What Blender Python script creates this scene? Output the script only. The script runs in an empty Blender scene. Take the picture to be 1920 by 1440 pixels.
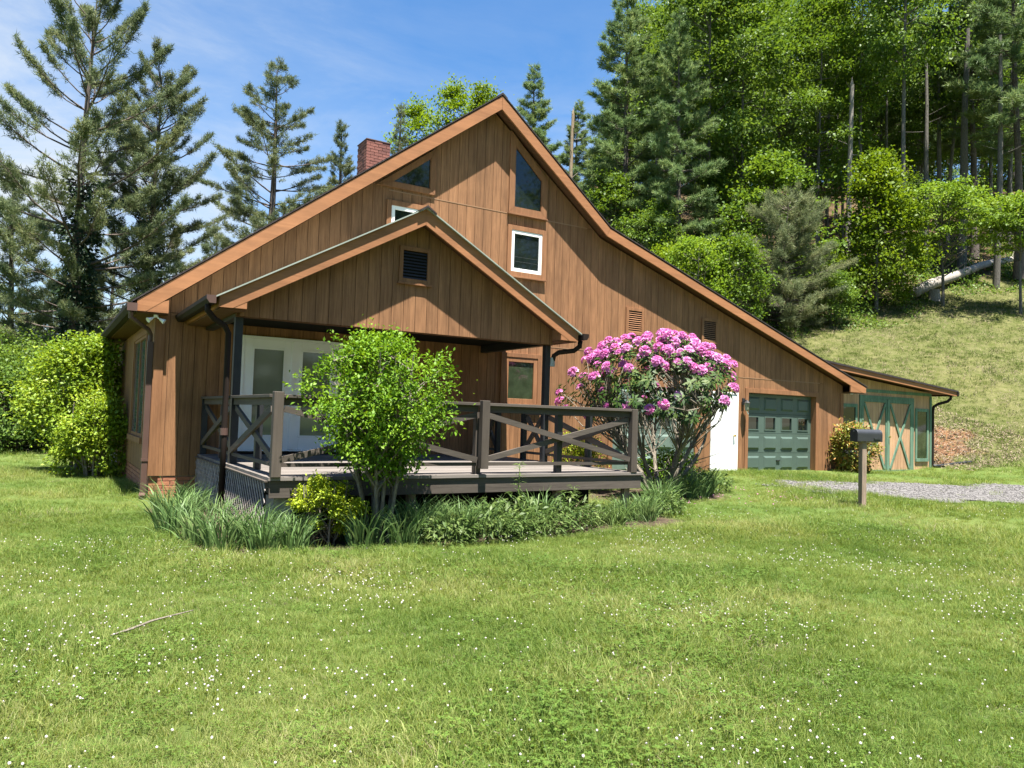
import bpy, math, random
import numpy as np
from mathutils import Vector, Matrix
SC = bpy.context.scene
COL = SC.collection
R = math.radians

# ------------------------------------------------------------------ camera, sky, sun, exposure
F_PX = 1429.4
CAM = Vector((-1.68, -14.0, 1.54))
YAW, PITCH, ROLL = R(31.469), R(2.516), R(1.81)
def make_camera():
    cd = bpy.data.cameras.new('camera'); co = bpy.data.objects.new('camera', cd); COL.objects.link(co)
    cy, sy, cp, sp = math.cos(YAW), math.sin(YAW), math.cos(PITCH), math.sin(PITCH)
    fwd = Vector((sy*cp, cy*cp, sp)); right = Vector((cy, -sy, 0)); up = right.cross(fwd)
    cr, sr = math.cos(ROLL), math.sin(ROLL)
    r2 = cr*right + sr*up; u2 = -sr*right + cr*up
    m = Matrix((r2, u2, -fwd)).transposed().to_4x4(); m.translation = CAM
    co.matrix_world = m
    cd.sensor_fit = 'HORIZONTAL'; cd.sensor_width = 36.0; cd.lens = 36.0*F_PX/1920.0
    cd.clip_start = 0.05; cd.clip_end = 3000
    SC.camera = co
make_camera()

SUN_TRAVEL = Vector((0.17, 1.0, -3.65)).normalized()
SUN_EL = math.asin(-SUN_TRAVEL.z); SUN_ROT = math.atan2(-SUN_TRAVEL.x, -SUN_TRAVEL.y)
def make_world():
    w = bpy.data.worlds.new('World'); SC.world = w; w.use_nodes = True
    nt = w.node_tree; nt.nodes.clear(); N = nt.nodes.new; L = nt.links.new
    out = N('ShaderNodeOutputWorld'); bg = N('ShaderNodeBackground'); bg.inputs[1].default_value = 0.05
    sky = N('ShaderNodeTexSky'); sky.sky_type = 'NISHITA'; sky.sun_disc = False
    sky.sun_elevation = SUN_EL; sky.sun_rotation = SUN_ROT; sky.air_density = 1.0; sky.dust_density = 0.25; sky.ozone_density = 3.0
    tc = N('ShaderNodeTexCoord'); mp = N('ShaderNodeMapping'); mp.inputs['Scale'].default_value = (1.6, 1.6, 5.5)
    mp.inputs['Rotation'].default_value = (0.12, 0.18, 0.6)
    no = N('ShaderNodeTexNoise'); no.inputs['Scale'].default_value = 1.7; no.inputs['Detail'].default_value = 9; no.inputs['Roughness'].default_value = 0.62
    no.inputs['Distortion'].default_value = 0.5
    rp = N('ShaderNodeValToRGB'); rp.color_ramp.elements[0].position = 0.40; rp.color_ramp.elements[1].position = 0.70
    sx = N('ShaderNodeSeparateXYZ')
    mr = N('ShaderNodeMapRange'); mr.inputs[1].default_value = 0.0; mr.inputs[2].default_value = 0.5; mr.inputs[3].default_value = 0.95; mr.inputs[4].default_value = 0.06
    mu = N('ShaderNodeMath'); mu.operation = 'MULTIPLY'
    dt = N('ShaderNodeVectorMath'); dt.operation = 'DOT_PRODUCT'; dt.inputs[1].default_value = (-.22, .95, .22)
    md = N('ShaderNodeMapRange'); md.inputs[1].default_value = .80; md.inputs[2].default_value = 1.0; md.inputs[3].default_value = 0.0; md.inputs[4].default_value = .75
    am = N('ShaderNodeMath'); am.operation = 'MULTIPLY_ADD'; nm = N('ShaderNodeMapRange'); nm.inputs[1].default_value = .25; nm.inputs[2].default_value = .62; nm.inputs[3].default_value = .15; nm.inputs[4].default_value = 1.0
    L(tc.outputs['Generated'], dt.inputs[0]); L(dt.outputs['Value'], md.inputs[0]); L(no.outputs[0], nm.inputs[0]); L(md.outputs[0], am.inputs[0]); L(nm.outputs[0], am.inputs[1]); L(mu.outputs[0], am.inputs[2]); am.use_clamp = True
    mx = N('ShaderNodeMixRGB'); mx.inputs[2].default_value = (3.9, 4.25, 4.6, 1)
    hsv = N('ShaderNodeHueSaturation'); hsv.inputs['Saturation'].default_value = 1.22; hsv.inputs['Value'].default_value = 1.06
    L(sky.outputs[0], hsv.inputs['Color']); L(tc.outputs['Generated'], mp.inputs[0]); L(mp.outputs[0], no.inputs[0]); L(no.outputs[0], rp.inputs[0])
    L(tc.outputs['Generated'], sx.inputs[0]); L(sx.outputs[2], mr.inputs[0]); L(rp.outputs[0], mu.inputs[0]); L(mr.outputs[0], mu.inputs[1])
    L(am.outputs[0], mx.inputs[0]); L(hsv.outputs[0], mx.inputs[1]); L(mx.outputs[0], bg.inputs[0]); L(bg.outputs[0], out.inputs[0])
make_world()
def make_sun():
    d = bpy.data.lights.new('sun', 'SUN'); d.energy = 5.0; d.angle = R(0.53); d.color = (1.0, 0.955, 0.88)
    o = bpy.data.objects.new('sun', d); COL.objects.link(o); o.location = (0, -30, 60)
    o.rotation_euler = SUN_TRAVEL.to_track_quat('-Z', 'Y').to_euler()
make_sun()
SC.view_settings.view_transform = 'Standard'; SC.view_settings.look = 'None'
SC.view_settings.gamma = 1; SC.view_settings.use_curve_mapping = False
SC.view_settings.exposure = 2.1
SC.render.engine = 'CYCLES'
SC.cycles.max_bounces = 8; SC.cycles.transparent_max_bounces = 8; SC.cycles.use_adaptive_sampling = True
SC.cycles.sample_clamp_indirect = 6

# ------------------------------------------------------------------ helpers
def tag(o, label=None, cat=None, group=None, kind=None):
    if label: o['label'] = label
    if cat: o['category'] = cat
    if group: o['group'] = group
    if kind: o['kind'] = kind
    return o
def link(name, me, parent=None, mat=None):
    o = bpy.data.objects.new(name, me); COL.objects.link(o)
    if parent is not None: o.parent = parent
    if mat is not None and me is not None and not me.materials:
        me.materials.append(mat)
    return o
def empty(name, loc=(0, 0, 0), label=None, cat=None, group=None, rz=0.0):
    o = bpy.data.objects.new(name, None); COL.objects.link(o); o.location = loc; o.rotation_euler.z = rz
    o.empty_display_size = 0.1
    return tag(o, label, cat, group)
KIDS = {}
def copy_tree(o, parent=None):
    c = o.copy(); COL.objects.link(c); c.parent = parent
    for ch in list(o.children): copy_tree(ch, c)
    return c
class MB:
    def __init__(s): s.v = []; s.f = []; s.m = []; s.mi = 0
    def add(s, vs, fs):
        b = len(s.v); s.v.extend(vs)
        for f in fs: s.f.append([b+i for i in f]); s.m.append(s.mi)
        return s
    def box(s, x0, x1, y0, y1, z0, z1):
        vs = [(x0,y0,z0),(x1,y0,z0),(x1,y1,z0),(x0,y1,z0),(x0,y0,z1),(x1,y0,z1),(x1,y1,z1),(x0,y1,z1)]
        return s.add(vs, [(0,3,2,1),(4,5,6,7),(0,1,5,4),(1,2,6,5),(2,3,7,6),(3,0,4,7)])
    def prism(s, poly, ax, a, b):
        """poly: 2D points. ax 'y': (x,z) extruded a..b in y; 'x': (y,z) extruded in x; 'z': (x,y) extruded in z"""
        n = len(poly)
        mk = {'y': lambda p, t: (p[0], t, p[1]), 'x': lambda p, t: (t, p[0], p[1]), 'z': lambda p, t: (p[0], p[1], t)}[ax]
        vs = [mk(p, a) for p in poly] + [mk(p, b) for p in poly]
        return s.add(vs, [tuple(range(n)), tuple(range(2*n-1, n-1, -1))] + [(i, (i+1) % n, n+(i+1) % n, n+i) for i in range(n)])
    def bar(s, p0, p1, w, h, side=None):
        p0, p1 = Vector(p0), Vector(p1); d = (p1-p0).normalized()
        sd = Vector(side) if side is not None else (Vector((0,0,1)).cross(d) if abs(d.z) < .95 else Vector((1,0,0)))
        sd = (sd - d*sd.dot(d)).normalized(); u = d.cross(sd)
        vs = []
        for p in (p0, p1):
            for a, b in ((-1,-1),(1,-1),(1,1),(-1,1)): vs.append(tuple(p + sd*(a*w/2) + u*(b*h/2)))
        return s.add(vs, [(0,3,2,1),(4,5,6,7),(0,1,5,4),(1,2,6,5),(2,3,7,6),(3,0,4,7)])
    def tube(s, pts, rad, n=8, cap=True):
        pts = [Vector(p) for p in pts]
        if not hasattr(rad, '__len__'): rad = [rad]*len(pts)
        vs = []; ref = None
        for i, p in enumerate(pts):
            d = (pts[min(i+1, len(pts)-1)] - pts[max(i-1, 0)]).normalized()
            if ref is None: ref = Vector((1,0,0)) if abs(d.x) < .8 else Vector((0,1,0))
            a = (ref - d*ref.dot(d)).normalized(); b = d.cross(a); ref = a
            for k in range(n):
                t = 2*math.pi*k/n; vs.append(tuple(p + a*(rad[i]*math.cos(t)) + b*(rad[i]*math.sin(t))))
        fs = [(i*n+k, i*n+(k+1) % n, (i+1)*n+(k+1) % n, (i+1)*n+k) for i in range(len(pts)-1) for k in range(n)]
        if cap: fs += [tuple(range(n-1, -1, -1)), tuple(range((len(pts)-1)*n, len(pts)*n))]
        return s.add(vs, fs)
    def mesh(s, name, mats=None, smooth=False):
        me = bpy.data.meshes.new(name); me.from_pydata([tuple(v) for v in s.v], [], s.f)
        for m in (mats or []): me.materials.append(m)
        if len(set(s.m)) > 1: me.polygons.foreach_set('material_index', s.m)
        if smooth: me.polygons.foreach_set('use_smooth', [True]*len(me.polygons))
        me.update(); return me
    def build(s, name, mat, parent=None, smooth=False, bevel=0):
        mats = mat if isinstance(mat, (list, tuple)) else [mat]
        o = link(name, s.mesh(name, mats, smooth), parent)
        if bevel:
            b = o.modifiers.new('bevel', 'BEVEL'); b.width = bevel; b.segments = 2; b.limit_method = 'ANGLE'
        return o
def raw_mesh(name, V, counts, idx, mat=None, smooth=False):
    """V (n,3), counts: verts per face (const int or array), idx flat loop indices"""
    V = np.asarray(V, np.float32); idx = np.asarray(idx, np.int32)
    me = bpy.data.meshes.new(name)
    nf = len(idx)//counts if isinstance(counts, int) else len(counts)
    tot = np.full(nf, counts, np.int32) if isinstance(counts, int) else np.asarray(counts, np.int32)
    st = np.concatenate([[0], np.cumsum(tot)[:-1]]).astype(np.int32)
    me.vertices.add(len(V)); me.vertices.foreach_set('co', V.ravel())
    me.loops.add(len(idx)); me.loops.foreach_set('vertex_index', idx)
    me.polygons.add(nf); me.polygons.foreach_set('loop_start', st); me.polygons.foreach_set('loop_total', tot)
    if smooth: me.polygons.foreach_set('use_smooth', np.ones(nf, bool))
    me.update(calc_edges=True); me.validate()
    if mat: me.materials.append(mat)
    return me
def clip(poly, a, b, c):
    """keep a*x+b*y<=c"""
    out = []
    for i in range(len(poly)):
        p, q = poly[i], poly[(i+1) % len(poly)]
        dp, dq = a*p[0]+b*p[1]-c, a*q[0]+b*q[1]-c
        if dp <= 1e-9: out.append(p)
        if (dp < -1e-9 and dq > 1e-9) or (dp > 1e-9 and dq < -1e-9):
            t = dp/(dp-dq); out.append((p[0]+t*(q[0]-p[0]), p[1]+t*(q[1]-p[1])))
    return out if len(out) > 2 else []
def minus_rect(poly, r):
    x0, x1, z0, z1 = r; outp = []; cur = poly
    for a, b, c in ((1,0,x0), (-1,0,-x1), (0,1,z0), (0,-1,-z1)):
        if not cur: break
        o = clip(cur, a, b, c)
        if o: outp.append(o)
        cur = clip(cur, -a, -b, -c)
    return outp
def sstep(a, b, x):
    t = np.clip((np.asarray(x, float)-a)/(b-a), 0, 1); return t*t*(3-2*t)

# ------------------------------------------------------------------ materials
def new_mat(name):
    m = bpy.data.materials.new(name); m.use_nodes = True; nt = m.node_tree; nt.nodes.clear()
    out = nt.nodes.new('ShaderNodeOutputMaterial'); bs = nt.nodes.new('ShaderNodeBsdfPrincipled'); nt.links.new(bs.outputs[0], out.inputs[0])
    return m, nt, bs, out
def c4(c): return (c[0], c[1], c[2], 1)
def plain(name, col, rough=.6, spec=.4, vary=0.0, nscale=6.0, bump=0.0, metal=0.0, stretch=None, objrand=0.0):
    m, nt, bs, out = new_mat(name); N = nt.nodes.new; L = nt.links.new
    bs.inputs['Roughness'].default_value = rough; bs.inputs['Specular IOR Level'].default_value = spec; bs.inputs['Metallic'].default_value = metal
    bs.inputs['Base Color'].default_value = c4(col)
    if vary or bump or objrand:
        tc = N('ShaderNodeTexCoord'); mp = N('ShaderNodeMapping'); L(tc.outputs['Object'], mp.inputs[0])
        if stretch: mp.inputs['Scale'].default_value = stretch
        no = N('ShaderNodeTexNoise'); no.inputs['Scale'].default_value = nscale; no.inputs['Detail'].default_value = 6; L(mp.outputs[0], no.inputs[0])
        hs = N('ShaderNodeHueSaturation'); hs.inputs['Color'].default_value = c4(col)
        mr = N('ShaderNodeMapRange'); mr.inputs[1].default_value = .3; mr.inputs[2].default_value = .7; mr.inputs[3].default_value = 1-vary; mr.inputs[4].default_value = 1+vary
        L(no.outputs[0], mr.inputs[0])
        src = mr.outputs[0]
        if objrand:
            oi = N('ShaderNodeObjectInfo'); m2 = N('ShaderNodeMapRange'); m2.inputs[3].default_value = 1-objrand; m2.inputs[4].default_value = 1+objrand
            L(oi.outputs['Random'], m2.inputs[0]); mm = N('ShaderNodeMath'); mm.operation = 'MULTIPLY'; L(src, mm.inputs[0]); L(m2.outputs[0], mm.inputs[1]); src = mm.outputs[0]
        L(src, hs.inputs['Value']); L(hs.outputs[0], bs.inputs['Base Color'])
        if bump:
            bp = N('ShaderNodeBump'); bp.inputs['Strength'].default_value = bump; bp.inputs['Distance'].default_value = .01
            L(no.outputs[0], bp.inputs['Height']); L(bp.outputs[0], bs.inputs['Normal'])
    return m
def wood(name, c1, c2, rough=.75, axis='z', orand=.16, fine=26.0, blotch=.35, knots=True, bump=.25):
    """stained wood: grain stretched along axis, weather blotches, object random"""
    m, nt, bs, out = new_mat(name); N = nt.nodes.new; L = nt.links.new
    bs.inputs['Roughness'].default_value = rough; bs.inputs['Specular IOR Level'].default_value = .25
    tc = N('ShaderNodeTexCoord'); oi = N('ShaderNodeObjectInfo')
    ad = N('ShaderNodeVectorMath'); ad.operation = 'ADD'; cb = N('ShaderNodeCombineXYZ'); sc = N('ShaderNodeMath'); sc.operation = 'MULTIPLY'; sc.inputs[1].default_value = 37.0
    L(oi.outputs['Random'], sc.inputs[0]); L(sc.outputs[0], cb.inputs[2 if axis == 'z' else 0]); L(tc.outputs['Object'], ad.inputs[0]); L(cb.outputs[0], ad.inputs[1])
    mp = N('ShaderNodeMapping'); st = {'z': (fine, fine, 1.1), 'x': (1.1, fine, fine), 'y': (fine, 1.1, fine)}[axis]; mp.inputs['Scale'].default_value = st
    L(ad.outputs[0], mp.inputs[0])
    n1 = N('ShaderNodeTexNoise'); n1.inputs['Scale'].default_value = 1.6; n1.inputs['Detail'].default_value = 7; n1.inputs['Roughness'].default_value = .65; n1.inputs['Distortion'].default_value = .6
    L(mp.outputs[0], n1.inputs[0])
    n2 = N('ShaderNodeTexNoise'); n2.inputs['Scale'].default_value = 1.5; n2.inputs['Detail'].default_value = 6; n2.inputs['Roughness'].default_value = .72
    mp2 = N('ShaderNodeMapping'); mp2.inputs['Scale'].default_value = {'z': (2.2, 2.2, .7), 'x': (.7, 2.2, 2.2), 'y': (2.2, .7, 2.2)}[axis]; L(tc.outputs['Object'], mp2.inputs[0]); L(mp2.outputs[0], n2.inputs[0])
    mx = N('ShaderNodeMixRGB'); mx.inputs[1].default_value = c4(c1); mx.inputs[2].default_value = c4(c2)
    rp = N('ShaderNodeValToRGB'); rp.color_ramp.elements[0].position = .36; rp.color_ramp.elements[1].position = .66; L(n1.outputs[0], rp.inputs[0]); L(rp.outputs[0], mx.inputs[0])
    hs = N('ShaderNodeHueSaturation'); L(mx.outputs[0], hs.inputs['Color'])
    m1 = N('ShaderNodeMapRange'); m1.inputs[1].default_value = .3; m1.inputs[2].default_value = .7; m1.inputs[3].default_value = 1-blotch; m1.inputs[4].default_value = 1+blotch; L(n2.outputs[0], m1.inputs[0])
    m2 = N('ShaderNodeMapRange'); m2.inputs[3].default_value = 1-orand; m2.inputs[4].default_value = 1+orand; L(oi.outputs['Random'], m2.inputs[0])
    mm = N('ShaderNodeMath'); mm.operation = 'MULTIPLY'; L(m1.outputs[0], mm.inputs[0]); L(m2.outputs[0], mm.inputs[1])
    n3 = N('ShaderNodeTexNoise'); n3.inputs['Scale'].default_value = 1.0; n3.inputs['Detail'].default_value = 4; mp3 = N('ShaderNodeMapping'); mp3.inputs['Scale'].default_value = {'z': (11, 11, .45), 'x': (.45, 11, 11), 'y': (11, .45, 11)}[axis]
    L(tc.outputs['Object'], mp3.inputs[0]); L(mp3.outputs[0], n3.inputs[0]); m3 = N('ShaderNodeMapRange'); m3.inputs[1].default_value = .32; m3.inputs[2].default_value = .68; m3.inputs[3].default_value = 1-blotch*.7; m3.inputs[4].default_value = 1+blotch*.55; L(n3.outputs[0], m3.inputs[0])
    m4 = N('ShaderNodeMath'); m4.operation = 'MULTIPLY'; L(mm.outputs[0], m4.inputs[0]); L(m3.outputs[0], m4.inputs[1]); L(m4.outputs[0], hs.inputs['Value'])
    L(hs.outputs[0], bs.inputs['Base Color'])
    bp = N('ShaderNodeBump'); bp.inputs['Strength'].default_value = bump; bp.inputs['Distance'].default_value = .006; L(n1.outputs[0], bp.inputs['Height']); L(bp.outputs[0], bs.inputs['Normal'])
    return m
def leaf(name, cols, rough=.45, trans=.35, spec=.22, nscale=.35, tcol=None, objrand=.12):
    """per-leaf hue from Random Per Island, broad tint from world position, translucent"""
    m, nt, bs, out = new_mat(name); N = nt.nodes.new; L = nt.links.new
    ge = N('ShaderNodeNewGeometry'); no = N('ShaderNodeTexNoise'); no.inputs['Scale'].default_value = nscale; no.inputs['Detail'].default_value = 3
    L(ge.outputs['Position'], no.inputs[0])
    a = N('ShaderNodeMath'); a.operation = 'MULTIPLY_ADD'; a.inputs[1].default_value = .55; L(ge.outputs['Random Per Island'], a.inputs[0])
    b = N('ShaderNodeMapRange'); b.inputs[1].default_value = .3; b.inputs[2].default_value = .7; b.inputs[3].default_value = 0; b.inputs[4].default_value = .45; L(no.outputs[0], b.inputs[0])
    L(b.outputs[0], a.inputs[2])
    rp = N('ShaderNodeValToRGB'); cr = rp.color_ramp
    while len(cr.elements) < len(cols): cr.elements.new(.5)
    for i, c in enumerate(cols): cr.elements[i].position = i/(len(cols)-1); cr.elements[i].color = c4(c)
    L(a.outputs[0], rp.inputs[0])
    hs = N('ShaderNodeHueSaturation'); L(rp.outputs[0], hs.inputs['Color'])
    oi = N('ShaderNodeObjectInfo'); m2 = N('ShaderNodeMapRange'); m2.inputs[3].default_value = 1-objrand; m2.inputs[4].default_value = 1+objrand; L(oi.outputs['Random'], m2.inputs[0]); L(m2.outputs[0], hs.inputs['Value'])
    bs.inputs['Roughness'].default_value = max(rough, .5); bs.inputs['Specular IOR Level'].default_value = spec*.55
    L(hs.outputs[0], bs.inputs['Base Color'])
    tr = N('ShaderNodeBsdfTranslucent')
    if tcol:
        tm = N('ShaderNodeMixRGB'); tm.blend_type = 'MULTIPLY'; tm.inputs[0].default_value = 1; tm.inputs[2].default_value = c4(tcol); L(hs.outputs[0], tm.inputs[1]); L(tm.outputs[0], tr.inputs[0])
    else: L(hs.outputs[0], tr.inputs[0])
    ms = N('ShaderNodeMixShader'); ms.inputs[0].default_value = trans; L(bs.outputs[0], ms.inputs[1]); L(tr.outputs[0], ms.inputs[2]); L(ms.outputs[0], out.inputs[0])
    return m
M = {}
M['siding'] = wood('siding_stain', (.165, .079, .036), (.262, .132, .062), axis='z', blotch=.19, orand=.12)
M['trim'] = wood('trim_stain', (.175, .080, .036), (.25, .120, .056), axis='z', orand=.1, blotch=.15)
M['trimx'] = wood('trim_stain_long', (.175, .080, .036), (.25, .120, .056), axis='x', orand=.1, blotch=.15)
M['fascia'] = wood('fascia_cedar', (.262, .114, .049), (.298, .134, .060), axis='x', orand=.06, blotch=.16)
M['corner'] = wood('corner_cedar', (.25, .125, .052), (.33, .175, .078), axis='z', orand=.06, blotch=.12)
M['soffit'] = wood('shade_darkened_stain', (.075, .034, .017), (.105, .05, .025), axis='x', blotch=.1)  # stain darkened to deepen the shade under eaves and porch roof
M['seam'] = plain('seam_flashing', (.24, .135, .07), .6)
M['deckx'] = wood('deck_paint_long', (.060, .049, .040), (.085, .071, .059), axis='x', orand=.1, blotch=.18, fine=40, bump=.15)
M['decky'] = wood('deck_paint_side', (.060, .049, .040), (.085, .071, .059), axis='y', orand=.1, blotch=.18, fine=40, bump=.15)
M['deckz'] = wood('deck_paint_post', (.062, .050, .040), (.085, .069, .056), axis='z', orand=.08, blotch=.15, fine=40, bump=.15)
M['plank'] = wood('deck_floor_board', (.115, .10, .088), (.175, .155, .138), axis='x', orand=.16, blotch=.2, fine=34)
M['post'] = plain('dark_post_paint', (.018, .019, .022), .5, .4, .2, 9)
M['slat'] = wood('lattice_slat', (.20, .172, .155), (.28, .245, .225), axis='y', orand=.18, blotch=.15)
M['gutter'] = plain('bronze_gutter', (.018, .012, .009), .75, .15, .15, 3)
M['gutterL'] = plain('brown_downspout', (.085, .048, .038), .5, .35, .12, 3)
M['metalroof'] = plain('pale_green_metal_roof', (.26, .29, .25), .4, .5, .1, 3)
M['shingle'] = plain('dark_shingle', (.035, .028, .028), .9, .2, .4, 20, .5)
M['white'] = plain('white_paint', (.80, .80, .78), .45, .4, .03, 4)
M['vinyl'] = plain('white_vinyl', (.78, .78, .75), .4, .5)
M['doorwhite'] = plain('white_door_paint', (.80, .82, .86), .4, .5, .03, 3)
M['glass'] = plain('dark_window_glass', (.008, .012, .011), .03, .6)
M['glassb'] = plain('glass_over_blind', (.17, .19, .145), .06, .6, .12, 2, stretch=(1, 1, .4))
M['glassg'] = plain('green_tinted_glass', (.03, .042, .022), .04, .6, .35, 5)
M['green'] = plain('green_garage_paint', (.066, .098, .080), .45, .4, .08, 3)
M['greensun'] = plain('sunlit_green_paint', (.11, .15, .125), .5, .35, .14, 3)  # garage green lightened, sunlight put into the colour
M['greent'] = wood('green_trim_paint', (.075, .140, .095), (.145, .225, .160), axis='z', orand=.1, blotch=.25)
M['shedwall'] = wood('shed_siding', (.37, .215, .122), (.48, .295, .175), axis='z', orand=.1, blotch=.15)
M['black'] = plain('black_metal', (.012, .012, .013), .4, .5)
M['mail'] = plain('mailbox_black', (.028, .030, .034), .42, .5, .15, 8)
M['postw'] = wood('weathered_post', (.19, .135, .095), (.34, .26, .20), axis='z', blotch=.3, fine=60)
M['void'] = plain('shade_black', (.01, .009, .008), .9, .1)  # near-black standing in for shade in hollows and on the porch ceiling
M['mortar'] = plain('mortar', (.27, .22, .18), .9, .2, .15, 14)
M['lamp'] = plain('floodlight_white', (.75, .76, .72), .35, .5)
M['conc'] = plain('concrete_block', (.26, .245, .21), .9, .2, .18, 12, .3)
M['gold'] = plain('brass', (.5, .35, .12), .3, .5, metal=.8)
def brick_mat(name, c1, c2, c3):
    m, nt, bs, out = new_mat(name); N = nt.nodes.new; L = nt.links.new
    oi = N('ShaderNodeObjectInfo'); rp = N('ShaderNodeValToRGB'); cr = rp.color_ramp; cr.elements.new(.5)
    for i, c in enumerate((c1, c2, c3)): cr.elements[i].position = i/2; cr.elements[i].color = c4(c)
    L(oi.outputs['Random'], rp.inputs[0]); tc = N('ShaderNodeTexCoord'); no = N('ShaderNodeTexNoise'); no.inputs['Scale'].default_value = 28; no.inputs['Detail'].default_value = 6; L(tc.outputs['Object'], no.inputs[0])
    hs = N('ShaderNodeHueSaturation'); mr = N('ShaderNodeMapRange'); mr.inputs[3].default_value = .6; mr.inputs[4].default_value = 1.4; L(no.outputs[0], mr.inputs[0]); L(mr.outputs[0], hs.inputs['Value']); L(rp.outputs[0], hs.inputs['Color']); L(hs.outputs[0], bs.inputs['Base Color'])
    bs.inputs['Roughness'].default_value = .85
    bp = N('ShaderNodeBump'); bp.inputs['Strength'].default_value = .4; bp.inputs['Distance'].default_value = .01; L(no.outputs[0], bp.inputs['Height']); L(bp.outputs[0], bs.inputs['Normal'])
    return m
M['brick'] = brick_mat('orange_brick', (.27, .095, .045), (.34, .14, .07), (.23, .08, .045))
M['brickc'] = brick_mat('chimney_brick', (.155, .055, .042), (.21, .078, .057), (.125, .046, .037))
def bark(name, c1, c2, sc=5.0, st=(6, 6, 1.2)):
    m, nt, bs, out = new_mat(name); N = nt.nodes.new; L = nt.links.new
    tc = N('ShaderNodeTexCoord'); mp = N('ShaderNodeMapping'); mp.inputs['Scale'].default_value = st; L(tc.outputs['Object'], mp.inputs[0])
    no = N('ShaderNodeTexNoise'); no.inputs['Scale'].default_value = sc; no.inputs['Detail'].default_value = 7; no.inputs['Roughness'].default_value = .7; L(mp.outputs[0], no.inputs[0])
    rp = N('ShaderNodeValToRGB'); rp.color_ramp.elements[0].position = .35; rp.color_ramp.elements[1].position = .68; rp.color_ramp.elements[0].color = c4(c1); rp.color_ramp.elements[1].color = c4(c2); L(no.outputs[0], rp.inputs[0]); L(rp.outputs[0], bs.inputs['Base Color'])
    bs.inputs['Roughness'].default_value = .9; bs.inputs['Specular IOR Level'].default_value = .15
    bp = N('ShaderNodeBump'); bp.inputs['Strength'].default_value = .7; bp.inputs['Distance'].default_value = .03; L(no.outputs[0], bp.inputs['Height']); L(bp.outputs[0], bs.inputs['Normal'])
    return m
M['barkp'] = bark('pine_bark', (.05, .04, .034), (.16, .13, .11))
M['barkd'] = bark('grey_bark', (.06, .053, .046), (.17, .157, .138))
M['barkl'] = bark('pale_bark', (.09, .075, .06), (.33, .30, .265))
M['barks'] = bark('shrub_bark', (.10, .085, .065), (.26, .23, .18), 9)
M['log'] = bark('weathered_log', (.12, .10, .08), (.42, .39, .35))
M['snag'] = bark('bare_snag_wood', (.20, .14, .09), (.36, .29, .20))
M['needle'] = leaf('pine_needles', [(0.0617, 0.0957, 0.0482), (0.1194, 0.1515, 0.0674), (0.2160, 0.2152, 0.0835)], .5, .38, .3, .5)
M['needleh'] = leaf('hill_pine_needles', [(0.0669, 0.1232, 0.0506), (0.1373, 0.2016, 0.0740), (0.2591, 0.2965, 0.0875)], .5, .38, .3, .4)
M['needley'] = leaf('young_pine_needles', [(0.0902, 0.1231, 0.0615), (0.1640, 0.1944, 0.0895), (0.2624, 0.2592, 0.1118)], .5, .38, .3, 1.0)
M['leafa'] = leaf('maple_leaves', [(0.0434, 0.0899, 0.0103), (0.0820, 0.1454, 0.0161), (0.1349, 0.2053, 0.0225)], .45, .42, .35, .4, (1.2, 1.1, .6))
M['leafb'] = leaf('oak_leaves', [(0.0514, 0.1020, 0.0184), (0.0942, 0.1632, 0.0264), (0.1712, 0.2451, 0.0356)], .45, .40, .35, .4, (1.2, 1.1, .6))
M['leafy'] = leaf('yellow_green_leaves', [(0.0813, 0.1569, 0.0134), (0.1381, 0.2216, 0.0202), (0.2113, 0.2863, 0.0336)], .45, .42, .35, .6, (1.1, 1.05, .6))
M['leafbr'] = leaf('bright_spring_leaves', [(0.0709, 0.1297, 0.0084), (0.1229, 0.1967, 0.0123), (0.1890, 0.2595, 0.0196)], .45, .45, .35, .4, (1.2, 1.1, .5))
M['ivy'] = leaf('ivy_leaves', [(0.0101, 0.0252, 0.0084), (0.0185, 0.0396, 0.0126), (0.0336, 0.0612, 0.0175)], .4, .2, .4, 1.0)
M['privet'] = leaf('privet_leaves', [(0.0571, 0.1298, 0.0084), (0.1080, 0.2089, 0.0139), (0.2032, 0.3161, 0.0243)], .45, .33, .3, 1.5, (1.2, 1.1, .5), .02)
M['euon'] = leaf('euonymus_leaves', [(0.1552, 0.2268, 0.0101), (0.2620, 0.3348, 0.0151), (0.3687, 0.4320, 0.0302)], .35, .3, .5, 4, (1.1, 1.0, .5), .02)
M['forsy'] = leaf('side_bush_leaves', [(0.0884, 0.1638, 0.0131), (0.1769, 0.2621, 0.0218), (0.3244, 0.3800, 0.0364)], .4, .33, .4, .8, (1.2, 1.1, .5), .02)
M['rleaf'] = leaf('rhododendron_leaves', [(0.0146, 0.0364, 0.0079), (0.0332, 0.0692, 0.0125), (0.1129, 0.1457, 0.0340)], .4, .2, .35, 2.0, None, .02)
M['phot'] = leaf('red_tipped_leaves', [(0.0798, 0.1102, 0.0182), (0.1915, 0.2081, 0.0273), (0.4788, 0.1469, 0.0637)], .35, .25, .45, 5.0, None, .02)
M['daff'] = leaf('daffodil_leaves', [(0.0542, 0.1132, 0.0302), (0.1025, 0.1725, 0.0514), (0.1929, 0.2587, 0.0847)], .4, .3, .4, 3.0, None, .1)
M['lily'] = leaf('strap_leaves', [(0.0504, 0.0936, 0.0210), (0.0924, 0.1440, 0.0350), (0.1596, 0.2016, 0.0630)], .4, .3, .4, 3.0, None, .1)
M['herb'] = leaf('border_plant_leaves', [(0.0367, 0.0734, 0.0154), (0.0735, 0.1210, 0.0280), (0.1470, 0.1901, 0.0560)], .4, .3, .4, 3.0, None, .1)
M['dry'] = leaf('dry_stems', [(0.1736, 0.1302, 0.0868), (0.2480, 0.1922, 0.1364), (0.3410, 0.2790, 0.2108)], .7, .2, .2, 3.0, None, .1)
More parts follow.
